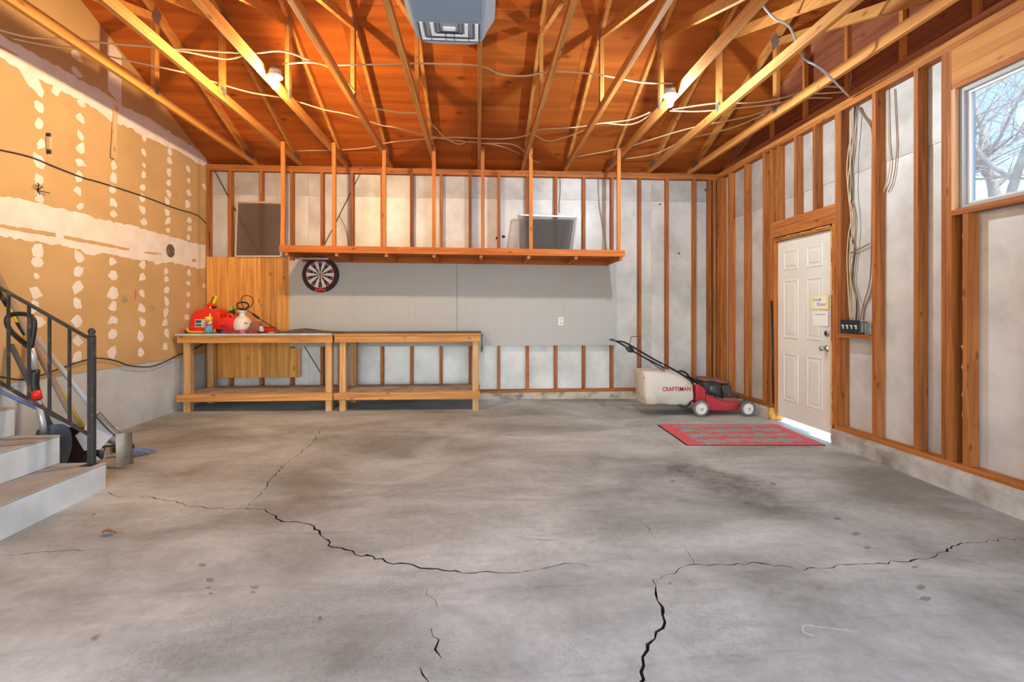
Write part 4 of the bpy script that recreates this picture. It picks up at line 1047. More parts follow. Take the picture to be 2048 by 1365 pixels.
ext([(1960,985),(1955,870),(1985,860),(2010,990)], 6.175, .08, 'pale_edge', M_PAPER, t, base=FTB+.02)
ext([(1680,1030),(1690,985),(1960,990),(1960,1030)], 6.18, .07, 'base', M_BLACK, t, base=FTB)
tag(ext([(1545,965),(1680,835),(1740,790),(1720,900),(1650,965)], 6.29, .006, 'cardboard_piece', plain('cardboard', (.42, .25, .11, 1), .85), None, base=FTB), 'torn piece of brown cardboard leaning on the sprayer', 'cardboard')
tag(ext([(1690,1085),(1700,1040),(1880,1030),(1900,1060),(1850,1085)], 6.12, .035, 'putty_knife', M_MAR, None, bevel=.003, base=FTB), 'small maroon handle in front of the sanding block', 'handle')
def zq(x, y, Y): return at_Y(450+x/8.19, 580+y/8.19, Y)
a = zq(570, 650, 6.52); b_ = zq(795, 650, 6.52)
t = thing('spirit_level', 'bright red box-section level lying at the back of bench', 'level', ((a.x+b_.x)/2, 6.55, FTB))
MB().box(a.x, b_.x, 6.53, 6.57, FTB, FTB+.055).build('beam', M_RED, t, bevel=.002)
MB().box(a.x, b_.x, 6.531, 6.569, FTB+.0555, FTB+.063).build('top_edge', M_BLACK, t)
a = zq(505, 712, 6.12); b_ = zq(680, 632, 6.38); a.z = FTB+.008; b_.z = FTB+.03
tag(MB().tube([a, a.lerp(b_, .05), b_], [.003, .008, .008], 6).build('pencil', plain('orange_red', (.80, .09, .04, 1), .5)), 'orange-red carpenter pencil at an angle on the bench', 'pencil')
a = zq(710, 702, 6.16); a.z = FTB+.007
tag(MB().tube([a, a+Vector((.07, .0, 0))], .007, 8).build('marker_pen', plain('lime_green', (.45, .68, .25, 1), .5)), 'short pale green marker pen on the bench edge', 'marker')
# ------------------------------------------------ door
DX = 3.50
door = struct(MB().box(DX, DX+.042, DY0+.004, DY1-.004, .022, DZ1-.006).build('door_1', M_DOOR), 'white six-panel steel door with paper notes')
def ring(y0, y1, z0, z1, w, h, x):
    m = MB()
    o_ = [(y0, z0), (y1, z0), (y1, z1), (y0, z1)]; i_ = [(y0+w, z0+w), (y1-w, z0+w), (y1-w, z1-w), (y0+w, z1-w)]; c_ = [(y0+w/2, z0+w/2), (y1-w/2, z0+w/2), (y1-w/2, z1-w/2), (y0+w/2, z1-w/2)]
    vs_ = [(x, y, z) for y, z in o_] + [(x-h, y, z) for y, z in c_] + [(x, y, z) for y, z in i_]
    return m.add(vs_, [(j, (j+1) % 4, 4+(j+1) % 4, 4+j) for j in range(4)] + [(4+j, 4+(j+1) % 4, 8+(j+1) % 4, 8+j) for j in range(4)])
dw = DY1-DY0
cols = [(at_X(1646, 600, DX).y, at_X(1613, 600, DX).y), (at_X(1597, 600, DX).y, at_X(1567, 600, DX).y)]
for z0, z1 in ((1.70, 1.935), (.93, 1.60), (.22, .77)):
    for y0, y1 in cols:
        pp = ring(y0, y1, z0, z1, .028, .007, DX-.0002).build('door_panel', M_DOOR, door)
        MB().add([(DX-.0005, y0+.045, z0+.045), (DX-.0005, y1-.045, z0+.045), (DX-.0005, y1-.045, z1-.045), (DX-.0005, y0+.045, z1-.045), (DX-.006, y0+.06, z0+.06), (DX-.006, y1-.06, z0+.06), (DX-.006, y1-.06, z1-.06), (DX-.006, y0+.06, z1-.06)],
                 [(4, 5, 6, 7), (0, 1, 5, 4), (1, 2, 6, 5), (2, 3, 7, 6), (3, 0, 4, 7)]).build('raised_field', M_DOOR, pp)
KX = Matrix.Rotation(R(-90), 4, 'Y')
kp = at_X(1649, 697, DX)
kn = MB().lathe([(.033, 0), (.033, .008), (.014, .012), (.012, .035), (.024, .042), (.029, .055), (.026, .068), (.012, .074)], 20, Matrix.Translation((DX, DY0+.105, kp.z)) @ KX).build('door_knob', M_CHROME, door)
kp = at_X(1650, 667, DX)
dbm = MB().lathe([(.032, 0), (.030, .012), (.012, .015)], 20, Matrix.Translation((DX, DY0+.10, kp.z)) @ KX).build('deadbolt', M_STEEL, door)
MB().box(DX-.028, DX-.015, DY0+.095, DY0+.106, kp.z-.018, kp.z+.018).build('thumb_turn', M_BLACK, dbm)
for z in (.25, 1.03, 1.80): MB().box(DX-.008, DX+.01, DY1-.005, DY1+.006, z-.045, z+.045).build('hinge', plain('brass', (.45, .30, .10, 1), .4, metal=.8), door)
# frame boards around the door (trim)
tr1 = struct(MB().box(XR-.002, XS+.03, DY0-.011, DY0+.001, -.03, DZ1+.02).box(XR-.002, XS+.03, DY1-.001, DY1+.011, -.03, DZ1+.02).box(XR-.002, XS+.03, DY0-.011, DY1+.011, DZ1+.002, DZ1+.016).build('trim_1', W_STUD), 'thin wooden frame around the white door')
struct(MB().box(XR-.01, XS+.06, DY0+.002, DY1-.002, -.16, -.052).build('trim_2', plain('threshold_white', (.85, .85, .84, 1), .4)), 'white threshold under the door')
# paper notes
a0 = at_X(1623.5, 592, DX-.009); a1 = at_X(1655.5, 618, DX-.009)
t = thing('paper_note', 'yellow-bordered paper note reading Look Door', 'note', ((DX-.009), (a0.y+a1.y)/2, min(a0.z, a1.z)), None)
yc = (a0.y+a1.y)/2; zc_ = 1.335; hy = .128; hz2 = .075
MB().box(DX-.0105, DX-.0095, yc-hy, yc+hy, zc_-hz2, zc_+hz2).build('yellow_sheet', M_YPAPER, t)
MB().box(DX-.0120, DX-.0110, yc-hy*.72, yc+hy*.66, zc_-hz2*.80, zc_+hz2*.72).build('white_sheet', M_PAPER, t)
for s_, dy, dz in (('Look', .03, .026), ('Door', -.03, -.024)):
    text_mb(s_, .052, face_M((DX-.0125, yc+dy, zc_+dz), (0, -1, 0), (0, 0, 1)), .0003, sx=1.1).build('lettering', M_INK, t)
zc2 = 1.165
t = thing('paper_note', 'plain white paper note with one small line of text', 'note', (DX-.009, yc-.01, zc2-.08), None)
MB().box(DX-.0105, DX-.0095, yc-.125, yc+.10, zc2-.075, zc2+.075).build('white_sheet', M_PAPER, t)
y = yc+.065
for k in range(9):
    w = random.uniform(.010, .020); MB().box(DX-.0112, DX-.0106, y-w, y, zc2+.038, zc2+.046).build('text_mark', plain('grey_ink', (.25, .25, .27, 1), .8) if k == 0 else bpy.data.materials['grey_ink'], t); y -= w+.003
# dark pry bar leaning next to the door
a = at_X(1543, 602, XR-.012); b_ = at_X(1547, 808, XR-.012)
tag(MB().tube([b_, a.lerp(b_, .5), a], [.012, .012, .012], 8, flat=.6).build('pry_bar', M_BLACK), 'dark pry bar leaning on the stud left of the door', 'strip')

# ------------------------------------------------ switch box and its wooden shelf
a0 = at_X(1681, 640, XR-.03); a1 = at_X(1720, 664, XR-.03)
p0 = at_X(1681, 652, XR-.03); p1 = at_X(1720, 652, XR-.03)
y1_, y0_ = p0.y, p1.y; zc_ = p0.z-.005
ls = MB().box(XR-.03, XS-.006, 4.024, 4.402, zc_-.105, zc_-.067).build('ledge_board', W_STUDY); tag(ls, 'short reddish board between studs holding the switch box', 'ledge')
t = thing('switch_box', 'black four-gang light switch plate on metal box', 'switch', (XR+.01, (y0_+y1_)/2, zc_-.066))
MB().box(XR-.033, XR-.025, y0_, y1_, zc_-.062, zc_+.062).build('cover_plate', plain('switch_black', (.012, .014, .02, 1), .3), t, bevel=.002)
MB().box(XR-.024, XR+.04, y0_-.005, y1_-.02, zc_-.05, zc_+.05).build('metal_box', M_GALV, t)
for k in range(4):
    yk = y1_ - (y1_-y0_)*(.17+.22*k)
    sw = MB().box(XR-.037, XR-.0335, yk-.006, yk+.006, zc_-.02, zc_+.016).build('switch_toggle', M_CREAM, t)
    MB().box(XR-.050, XR-.0372, yk-.004, yk+.004, zc_+.004, zc_+.016).build('lever', M_CREAM, sw)
t2 = tag(MB().box(XR+.0, XS-.02, y0_-.085, y0_-.012, zc_-.066, zc_+.035).build('metal_junction_box', M_GALV, bevel=.003), 'small grey metal junction box right of the switches', 'junction box')

# ------------------------------------------------ window
M_VINYL = plain('grey_vinyl', (.40, .41, .42, 1), .45)
win = struct(MB().box(XS-.06, XS+.03, WY0, WY1, WZ0-.002, WZ0+.032).box(XS-.06, XS+.03, WY0, WY1, WZ1-.032, WZ1).box(XS-.06, XS+.03, WY1-.032, WY1, WZ0+.033, WZ1-.033).box(XS-.06, XS+.03, WY0, WY0+.045, WZ0+.046, WZ1-.046).build('window_1', M_VINYL), 'slider window with grey frame looking onto a bare tree')
MB().box(XS-.035, XS-.01, WY1-.055, WY1-.033, WZ0+.033, WZ1-.033).box(XS-.035, XS-.01, WY0+.046, WY1-.056, WZ0+.033, WZ0+.050).box(XS-.035, XS-.01, WY0+.046, WY1-.056, WZ1-.050, WZ1-.033).build('sash', M_WHITE, win)
gm, nt, b = new_mat('sky_dimming_glass')
tr_ = nt.nodes.new('ShaderNodeBsdfTransparent'); tr_.inputs[0].default_value = (.58, .61, .63, 1)  # tint added to the pane to dim the sky behind it
gl = nt.nodes.new('ShaderNodeBsdfGlossy'); gl.inputs['Roughness'].default_value = .02
mx = nt.nodes.new('ShaderNodeMixShader'); mx.inputs[0].default_value = .025
nt.links.new(tr_.outputs[0], mx.inputs[1]); nt.links.new(gl.outputs[0], mx.inputs[2]); nt.links.new(mx.outputs[0], nt.nodes['Material Output'].inputs[0])
MB().box(XS-.024, XS-.020, WY0+.046, WY1-.054, WZ0+.048, WZ1-.048).build('pane', gm, win)
MB().box(XR-.003, XS-.062, WY1+.001, WY1+.03, WZ0, WZ1+.004).build('jamb', wood('jamb_wood', (.62, .34, .16, 1), (.80, .50, .28, 1), 2), win)
MB().box(XR-.003, XS-.062, WY0, WY1, WZ1+.001, WZ1+.004).build('head_jamb', W_TRUSSY, win)
MB().box(XR-.003, XS-.062, WY0, WY1, WZ0-.003, WZ0+.004).build('stool', W_STUDY, win)

# ------------------------------------------------ bare tree outside the window
M_BARK = plain('pale_bark', (.66, .59, .52, 1), .9, var=.3, scale=6, bump=.4)
M_TWIG = plain('twig_bark', (.52, .45, .39, 1), .9)
rt = random.Random(5)
tree = thing('bare_tree', 'leafless pale-barked tree outside the window', 'tree', (9.6, 8.2, -.27))
limbs = MB(); twigs = MB()
def grow(p, d, L_, r, lvl):
    pts = [p]; rs = [r]; n = 4
    for i in range(n):
        d = (d + Vector((rt.uniform(-1, 1), rt.uniform(-1, 1), rt.uniform(-.6, .8)))*.22).normalized()
        p = p + d*(L_/n); pts.append(p); rs.append(r*(1-.5*(i+1)/n))
    (limbs if lvl < 2 else twigs).tube(pts, rs, 8 if lvl < 2 else (5 if lvl < 3 else 3), caps=False)
    if lvl >= 5: return
    kids = (5, 5, 4, 3, 3)[lvl]
    for k in range(kids):
        j = rt.randint(1, n); q = pts[j]
        ax = Vector((rt.uniform(-1, 1), rt.uniform(-1, 1), rt.uniform(-.35, .8))).normalized()
        nd = (d*.55 + ax*.85).normalized()
        grow(q, nd, L_*rt.uniform(.55, .78), rs[j]*rt.uniform(.5, .68), lvl+1)
tk = [Vector((9.6, 8.2, -.3)), Vector((9.55, 8.15, .8)), Vector((9.4, 8.1, 2.0)), Vector((9.3, 8.0, 2.9))]
MB().tube(tk, [.20, .16, .14, .13], 10).build('trunk', M_BARK, tree)
for d_, L_ in (((-.35, .5, .8), 2.4), ((.3, -.7, .7), 2.4), ((-.5, -.6, .8), 2.2), ((.5, .5, .7), 2.4), ((-.2, .0, 1), 2.4), ((-.6, .2, .35), 2.0), ((-.1, -.9, .3), 2.0)):
    grow(tk[3] - Vector((0, 0, rt.uniform(0, .5))), Vector(d_).normalized(), L_, .085, 0)
limbs.build('limbs', M_BARK, tree); tag(twigs.build('twigs', M_TWIG, tree), kind='stuff')

# ------------------------------------------------ lawn mower
MY = 5.66
def mq(x, y, Y=MY): return at_Y(1220+x/6.4, 660+y/6.4, Y)
c0 = mq(1450, 1000)
mow = thing('lawn_mower', 'red push lawn mower with a cream grass bag', 'lawn mower', (c0.x, MY+.24, fz(c0.x, MY)))
M_MRED = plain('mower_red', (.52, .022, .035, 1), .35, c2=(.36, .03, .035, 1), scale=5); M_TIRE = plain('tyre', (.10, .095, .085, 1), .85, c2=(.24, .22, .19, 1), scale=8)
M_HUB = plain('hub_cream', (.80, .76, .66, 1), .5, var=.1, scale=8); M_DUST = plain('dusty_deck', (.34, .12, .06, 1), .8, c2=(.22, .10, .06, 1), scale=9)
def mext(pts, y0, d, name, mat, bevel=.01, seg=2, parent=None):
    return MB().prism([mq(x, y, y0) for x, y in pts], (0, d, 0)).build(name, mat, parent or mow, bevel=bevel, seg=seg, smooth=bevel > .004)
mext([(1225,815),(1300,850),(1420,905),(1560,925),(1690,940),(1700,965),(1640,1025),(1500,1043),(1290,1038),(1235,1000)], MY+.05, .42, 'deck', M_MRED, .022, 3)
mext([(1260,840),(1350,845),(1640,880),(1700,935),(1420,915)], MY+.10, .32, 'deck_top', M_DUST, .006)
mext([(1100,690),(1130,690),(1228,770),(1222,915),(1105,915)], MY+.03, .45, 'rear_bracket', M_MRED, .008)
def wheel(x, y, r_px, Y):
    c = mq(x, y, Y); r = r_px/6.4/F*(c.y*cP + c.x*sP); c.z = fz(c.x, Y)+r
    A = Matrix.Translation(c) @ Matrix.Rotation(R(90), 4, 'X')
    w = MB().lathe([(r*.72, -.018), (r*.9, -.02), (r, -.012), (r, .012), (r*.9, .02), (r*.74, .018)], 32, A, caps=False).build('wheel', M_TIRE, mow)
    MB().lathe([(r*.75, -.012), (r*.75, .012), (r*.62, .016), (r*.58, .008), (r*.22, .010), (r*.2, .02), (.004, .022)], 28, A, caps=False).build('hub', M_HUB, w)
    MB().lathe([(.010, .02), (.010, .03), (.002, .031)], 8, A).build('axle_bolt', M_STEEL, w)
    for k in range(3):
        an = 2*PI*k/3+.5
        MB().beam(A @ Vector((r*.2*math.cos(an), r*.2*math.sin(an), .013)), A @ Vector((r*.6*math.cos(an), r*.6*math.sin(an), .011)), .008, .006).build('spoke', M_HUB, w)
    return c
wheel(1165, 1008, 104, MY); wheel(1765, 1010, 98, MY)
wc = mq(1165, 1008, MY); wheel_pts = [(wc.x, MY+.49), (mq(1765, 1010, MY).x, MY+.49)]
for X_, Y_ in wheel_pts:
    A = Matrix.Translation((X_, Y_, fz(X_, Y_)+.1)) @ Matrix.Rotation(R(-90), 4, 'X')
    w = MB().lathe([(.072, -.018), (.09, -.02), (.1, -.012), (.1, .012), (.09, .02), (.074, .018)], 28, A, caps=False).build('wheel', M_TIRE, mow)
    MB().lathe([(.075, -.012), (.075, .012), (.06, .016), (.02, .01), (.004, .02)], 24, A, caps=False).build('hub', M_HUB, w)
M_ENG = plain('engine_black', (.02, .02, .021, 1), .35, c2=(.06, .05, .045, 1), scale=12)
mext([(1180,700),(1210,660),(1430,680),(1440,860),(1240,830),(1190,790)], MY+.13, .26, 'engine_block', M_ENG, .012, 2)
mext([(1440,715),(1555,705),(1572,860),(1455,868)], MY+.08, .12, 'air_box', M_ENG, .010, 2)
mext([(1185,662),(1220,630),(1380,632),(1500,650),(1558,692),(1440,690),(1300,664)], MY+.12, .28, 'engine_cover', plain('dusty_orange_cover', (.33, .10, .05, 1), .6, c2=(.08, .05, .04, 1), scale=7), .010, 2)
A = Matrix.Translation(mq(1310, 760, MY+.10)) @ Matrix.Rotation(R(90), 4, 'X')
MB().lathe([(.045, -.05), (.05, -.03), (.05, .02), (.04, .03), (.004, .032)], 20, A).build('starter_housing', plain('grey_black', (.07, .07, .075, 1), .3), mow)
MB().tube([mq(1330, 850, MY+.1), mq(1400, 855, MY+.08), mq(1450, 870, MY+.1)], .012, 6).build('fuel_line', M_BLACK, mow)
mext([(1570,840),(1640,835),(1690,880),(1560,880)], MY+.16, .2, 'muffler', M_ENG, .006)
mext([(1050,610),(1100,640),(1200,700),(1215,760),(1130,690),(1020,600)], MY+.08, .34, 'rear_flap', M_BLACK, .004)
M_BAG = plain('grass_bag_cloth', (.66, .61, .52, 1), .9, c2=(.42, .34, .22, 1), scale=3.4, bump=.2, lo=.28, hi=.5)
# bag: lofted so that it bulges
prof = [(440,530),(540,528),(840,540),(1000,600),(1085,710),(1098,900),(1000,968),(800,972),(640,955),(560,972),(465,968),(450,880),(438,700)]
m = MB(); m.smooth = True; rings = []
P0 = [mq(x, y, MY+.02) for x, y in prof]; cc = sum(P0, Vector())/len(P0)
def dense(P, k=4):
    out = []
    for a, b_ in zip(P, P[1:]+P[:1]):
        for i in range(k): out.append(a.lerp(b_, i/k))
    return out
PD = dense(P0)
for t_, s_ in ((0, .86), (.02, .95), (.06, .99), (.2, 1.0), (.34, .99), (.38, .95), (.40, .86)):
    rings.append([Vector((cc.x+(p_.x-cc.x)*s_, MY+.02+t_ + .012*mnoise.noise(Vector((p_.x*9, t_*9, p_.z*11))), cc.z+(p_.z-cc.z)*s_)) for p_ in PD])
m.loft(rings); bag = m.build('grass_bag', M_BAG, mow)
p = mq(852, 762, MY+.012)
text_mb('CRAFTSMAN', .072, face_M((p.x, MY+.0135, p.z), (1, 0, 0), (0, 0, 1)), .0006, sx=.86, bold=.0009).build('lettering', plain('logo_dark_red', (.42, .012, .02, 1), .7), bag)
M_HND = plain('handle_black', (.016, .016, .017, 1), .35)
hnear = [mq(x, y, MY+.0) for x, y in ((1105,695),(830,520),(560,378),(240,188),(150,152))]
hoff = Vector((0, .44, 0))
top1 = mq(100, 150, MY+.06); top2 = top1 + Vector((0, .32, 0))
MB().tube(smooth_pts(hnear + [top1, top2] + [p_+hoff for p_ in reversed(hnear)], 3), .0115, 8).build('handle_bar', M_HND, mow)
MB().tube(smooth_pts([mq(95, 150, MY+.07), mq(95, 150, MY+.35)], 3), .017, 8).build('foam_grip', M_BLACK, mow)
MB().tube(smooth_pts([mq(*q_, MY+.0) for q_ in ((250,185),(262,130),(278,90),(330,87),(385,90),(368,160),(352,232))], 3), .004, 6).build('control_bail', M_HND, mow)
mext([(205,215),(265,210),(310,250),(300,292),(250,292),(215,255)], MY+.05, .05, 'throttle_housing', M_BLACK, .006)
MB().tube(smooth_pts([mq(x, y, MY+.06) for x, y in ((300,285),(420,350),(520,410),(600,470),(700,530))], 3), .006, 6).build('control_cable', M_BLACK, mow)
MB().tube(smooth_pts([mq(x, y, MY+.2) for x, y in ((860,540),(920,530),(980,560),(1010,600))], 3), .012, 8).build('bag_handle', M_BLACK, mow)
for x, y in ((670, 445), (1080, 690)): MB().lathe([(.012, 0), (.012, .016), (.004, .018)], 8, Matrix.Translation(mq(x, y, MY-.012)) @ Matrix.Rotation(R(90), 4, 'X')).build('handle_knob', M_STEEL, mow)
mext([(438,605),(470,610),(470,634),(438,628)], MY+.045, .02, 'bag_tag', M_BLACK, 0, 1)

# ------------------------------------------------ door mat
def mat_material():
    m, nt, b = new_mat('mat_pile'); L = nt.links.new
    tc = nt.nodes.new('ShaderNodeTexCoord'); sp = nt.nodes.new('ShaderNodeSeparateXYZ'); L(tc.outputs['Object'], sp.inputs[0])
    n1 = nt.nodes.new('ShaderNodeTexNoise'); n1.inputs['Scale'].default_value = 9; n1.inputs['Detail'].default_value = 3; L(tc.outputs['Object'], n1.inputs['Vector'])
    ma = nt.nodes.new('ShaderNodeMath'); ma.operation = 'MULTIPLY_ADD'; L(n1.outputs[0], ma.inputs[0]); ma.inputs[1].default_value = .22; L(sp.outputs['Y'], ma.inputs[2])
    s_ = nt.nodes.new('ShaderNodeMath'); s_.operation = 'MULTIPLY'; s_.inputs[1].default_value = 33.0; L(ma.outputs[0], s_.inputs[0])
    si = nt.nodes.new('ShaderNodeMath'); si.operation = 'SINE'; L(s_.outputs[0], si.inputs[0])
    n3 = nt.nodes.new('ShaderNodeTexNoise'); n3.inputs['Scale'].default_value = 7.0; n3.inputs['Detail'].default_value = 4; L(tc.outputs['Object'], n3.inputs['Vector'])
    m3 = nt.nodes.new('ShaderNodeMath'); m3.operation = 'MULTIPLY_ADD'; L(n3.outputs[0], m3.inputs[0]); m3.inputs[1].default_value = 6.5; L(si.outputs[0], m3.inputs[2])
    gt = nt.nodes.new('ShaderNodeMath'); gt.operation = 'GREATER_THAN'; gt.inputs[1].default_value = 3.1; L(m3.outputs[0], gt.inputs[0])
    # plain border
    ax = nt.nodes.new('ShaderNodeMath'); ax.operation = 'ABSOLUTE'; L(sp.outputs['X'], ax.inputs[0])
    lx = nt.nodes.new('ShaderNodeMath'); lx.operation = 'LESS_THAN'; lx.inputs[1].default_value = .55; L(ax.outputs[0], lx.inputs[0])
    ay = nt.nodes.new('ShaderNodeMath'); ay.operation = 'ABSOLUTE'; L(sp.outputs['Y'], ay.inputs[0])
    ly = nt.nodes.new('ShaderNodeMath'); ly.operation = 'LESS_THAN'; ly.inputs[1].default_value = .36; L(ay.outputs[0], ly.inputs[0])
    k1 = nt.nodes.new('ShaderNodeMath'); k1.operation = 'MULTIPLY'; L(lx.outputs[0], k1.inputs[0]); L(ly.outputs[0], k1.inputs[1])
    k2 = nt.nodes.new('ShaderNodeMath'); k2.operation = 'MULTIPLY'; L(k1.outputs[0], k2.inputs[0]); L(gt.outputs[0], k2.inputs[1])
    mx = nt.nodes.new('ShaderNodeMix'); mx.data_type = 'RGBA'; L(k2.outputs[0], mx.inputs[0]); mx.inputs[6].default_value = (.80, .14, .15, 1); mx.inputs[7].default_value = (.34, .41, .40, 1)
    n2 = nt.nodes.new('ShaderNodeTexNoise'); n2.inputs['Scale'].default_value = 130; n2.inputs['Detail'].default_value = 2; L(tc.outputs['Object'], n2.inputs['Vector'])
    rp = nt.nodes.new('ShaderNodeValToRGB'); rp.color_ramp.elements[0].position = .35; rp.color_ramp.elements[1].position = .62
    rp.color_ramp.elements[0].color = (.55, .5, .5, 1); rp.color_ramp.elements[1].color = (1.15, 1.15, 1.15, 1); L(n2.outputs[0], rp.inputs[0])
    mm = nt.nodes.new('ShaderNodeMix'); mm.data_type = 'RGBA'; mm.blend_type = 'MULTIPLY'; mm.inputs[0].default_value = 1; L(mx.outputs[2], mm.inputs[6]); L(rp.outputs[0], mm.inputs[7])
    L(mm.outputs[2], b.inputs['Base Color']); b.inputs['Roughness'].default_value = .95
    bp = nt.nodes.new('ShaderNodeBump'); bp.inputs['Strength'].default_value = .8; bp.inputs['Distance'].default_value = .006; L(n2.outputs[0], bp.inputs['Height']); L(bp.outputs[0], b.inputs['Normal'])
    return m
mc = [at_floor(*q_) for q_ in ((1314,851),(1373,892),(1652,892),(1556,851))]
mc[2].x = min(mc[2].x, 3.40); mc[3].x = min(mc[3].x, 3.42)
ctr = sum(mc, Vector())/4
rug = thing('door_mat', 'red door mat with grey-green pattern and dark rubber edge', 'mat', ctr)
shr = lambda k, dz: [ctr + (p_-ctr)*k + Vector((0, 0, dz)) for p_ in mc]
MB().loft([shr(1.0, -.001), shr(1.0, .006)]).build('rubber_edge', plain('mat_rubber', (.05, .035, .03, 1), .9), rug)
MB().loft([shr(.975, .0062), shr(.968, .014)]).build('pile', mat_material(), rug)

# ------------------------------------------------ garage door opener
OX = -.094; OZ = 2.15
M_OPB = plain('opener_blue_grey', (.20, .25, .31, 1), .45); M_OPL = plain('opener_light_grey', (.36, .39, .42, 1), .8, spec=.08)
yfar = 1.665
op = thing('garage_door_opener', 'grey garage door opener hanging from the trusses', 'opener', (OX, 1.4, OZ))
def orect(w, y0, y1, z, r, n=6):
    out = []
    for cx_, cy_, a0 in ((OX+w-r, y1-r, 0), (OX-w+r, y1-r, 90), (OX-w+.01, y0+.01, 180), (OX+w-.01, y0+.01, 270)):
        rr_ = r if a0 < 180 else .01
        for i in range(n+1): a = R(a0+90*i/n); out.append(Vector((cx_+rr_*math.cos(a), cy_+rr_*math.sin(a), z)))
    return out
MB().loft([orect(.114, 1.16, yfar+.004, OZ+.003, .055), orect(.124, 1.15, yfar+.014, OZ+.03, .06), orect(.150, 1.13, yfar+.06, OZ+.10, .05), orect(.152, 1.13, yfar+.06, OZ+.17, .05), orect(.13, 1.15, yfar+.03, OZ+.185, .05)]).build('housing', M_OPL, op, smooth=False)
MB().loft([orect(.106, 1.165, 1.525, OZ-.004, .008), orect(.110, 1.162, 1.53, OZ+.012, .008)]).build('bottom_cover', M_OPB, op)
lens = MB().loft([orect(.102, 1.535, yfar-.022, OZ-.002, .035), orect(.104, 1.533, yfar-.019, OZ+.012, .035)]).build('lamp_lens', plain('lens_grey', (.26, .28, .30, 1), .3), op)
def uring(w, y0, y1, th, mat):
    m = MB(); z0 = OZ-.0055; z1 = OZ-.0022
    m.box(OX-w, OX-w+th, y0, y1, z0, z1).box(OX+w-th, OX+w, y0, y1, z0, z1).box(OX-w+th, OX+w-th, y1-th, y1, z0, z1)
    m.build('lens_rib', mat, lens)
M_LW = plain('lens_white', (.80, .80, .78, 1), .3); M_LD = plain('lens_dark', (.045, .05, .06, 1), .4)
for w, y1_, th, mt in ((.098, yfar-.026, .002, M_LD), (.093, yfar-.031, .010, M_LW), (.078, yfar-.044, .002, M_LD), (.060, yfar-.056, .011, M_LW), (.043, yfar-.070, .002, M_LD), (.032, yfar-.078, .002, M_LD)): uring(w, 1.54, y1_, th, mt)
MB().box(OX-.02, OX+.02, 1.56, yfar-.088, OZ-.0065, OZ-.0022).build('lens_rib', M_LW, lens)
for x in (-.062, -.014, .014, .062): MB().box(OX+x-.001, OX+x+.001, 1.575, yfar-.03, OZ-.0068, OZ-.0056).build('lens_rib', M_LD, lens)
for sx in (-1, 1):
    for y in (1.2, 1.6): MB().beam((OX+sx*.14, y, OZ+.17), (OX+sx*.28, y, ZPT+.02), .03, .003, (0, 1, 0)).build('hanger_strap', M_GALV, op)
MB().beam((OX, 1.15, OZ+.20), (OX, YF+.03, OZ+.26), .04, .035).build('drive_rail', M_GALV, op)
MB().box(OX-.29, OX+.29, 1.58, 1.62, ZPT-.04, ZPT-.001).build('cross_angle', M_GALV, op)

# ------------------------------------------------ steps and railing at the left
st = thing('concrete_steps', 'three pale concrete steps rising to the left', 'steps', (-3.1, 2.8, -.05))
for X_, z0, z1 in ((-2.66, -.09, .155), (-2.97, .1555, .358), (-3.27, .3585, .56)):
    m = MB().box(XL+.001, X_, 1.7, 3.65, z0 if z0 > 0 else fz(X_, 2.6)-.04, z1-.012); s0 = m.build('step', M_STEP, st, bevel=.006)
    MB().box(XL+.002, X_+.001, 1.699, 3.651, z1-.0119, z1).build('tread_surface', M_TREAD, s0, bevel=.003)
RYp = 3.60
ra = thing('stair_railing', 'black iron stair railing with a square newel post', 'railing', (-3.0, RYp, .155))
pX = at_Y(183.5, 800, RYp).x
MB().box(pX-.019, pX+.019, RYp-.019, RYp+.019, .158, 1.06).build('newel_post', M_BLACKMETAL, ra, bevel=.003)
MB().lathe([(.022, 1.06), (.023, 1.068), (.015, 1.074), (.021, 1.085), (.023, 1.097), (.016, 1.112), (.004, 1.12)], 12, Matrix.Translation((pX, RYp, 0))).build('finial', M_BLACKMETAL, ra)
MB().box(pX-.05, pX+.03, RYp-.05, RYp+.03, .1555, .158).build('base_plate', M_BLACKMETAL, ra)
r1 = at_Y(176, 676, RYp); r0 = at_Y(0, 576, RYp); r0 = r1 + (r0-r1)*((r1.x+3.56)/(r1.x-r0.x))
MB().beam(r1, r0, .030, .016).build('top_rail', M_BLACKMETAL, ra, bevel=.002)
q1 = at_Y(178, 870, RYp); q0 = at_Y(0, 766, RYp); q0 = q1 + (q0-q1)*((q1.x+3.56)/(q1.x-q0.x))
MB().box(-3.579, -3.541, RYp-.019, RYp+.019, .563, r0.z+.03).build('newel_post', M_BLACKMETAL, ra, bevel=.003)
MB().beam(q1, q0, .024, .015).build('bottom_rail', M_BLACKMETAL, ra)
for px in (17, 58, 99, 139):
    X_ = at_Y(px, 700, RYp).x; f1 = (X_-r1.x)/(r0.x-r1.x); f2 = (X_-q1.x)/(q0.x-q1.x)
    MB().box(X_-.0075, X_+.0075, RYp-.0075, RYp+.0075, (q1+(q0-q1)*f2).z, (r1+(r0-r1)*f1).z).build('baluster', M_BLACKMETAL, ra)

# ------------------------------------------------ garden tools in the corner behind the steps
XT = XL+.035
M_ASH = plain('ash_handle', (.40, .29, .20, 1), .7, c2=(.28, .19, .12, 1), scale=6); M_GREYH = plain('grey_handle', (.42, .46, .50, 1), .5)
M_YELH = plain('yellow_fibreglass', (.80, .58, .04, 1), .4); M_SNOW = plain('charcoal_plastic', (.085, .10, .12, 1), .28); M_BLUEH = plain('blue_handle', (.14, .22, .42, 1), .4)
M_RUST = plain('rusty_steel', (.36, .31, .24, 1), .5, metal=.4, c2=(.22, .16, .10, 1), scale=7)
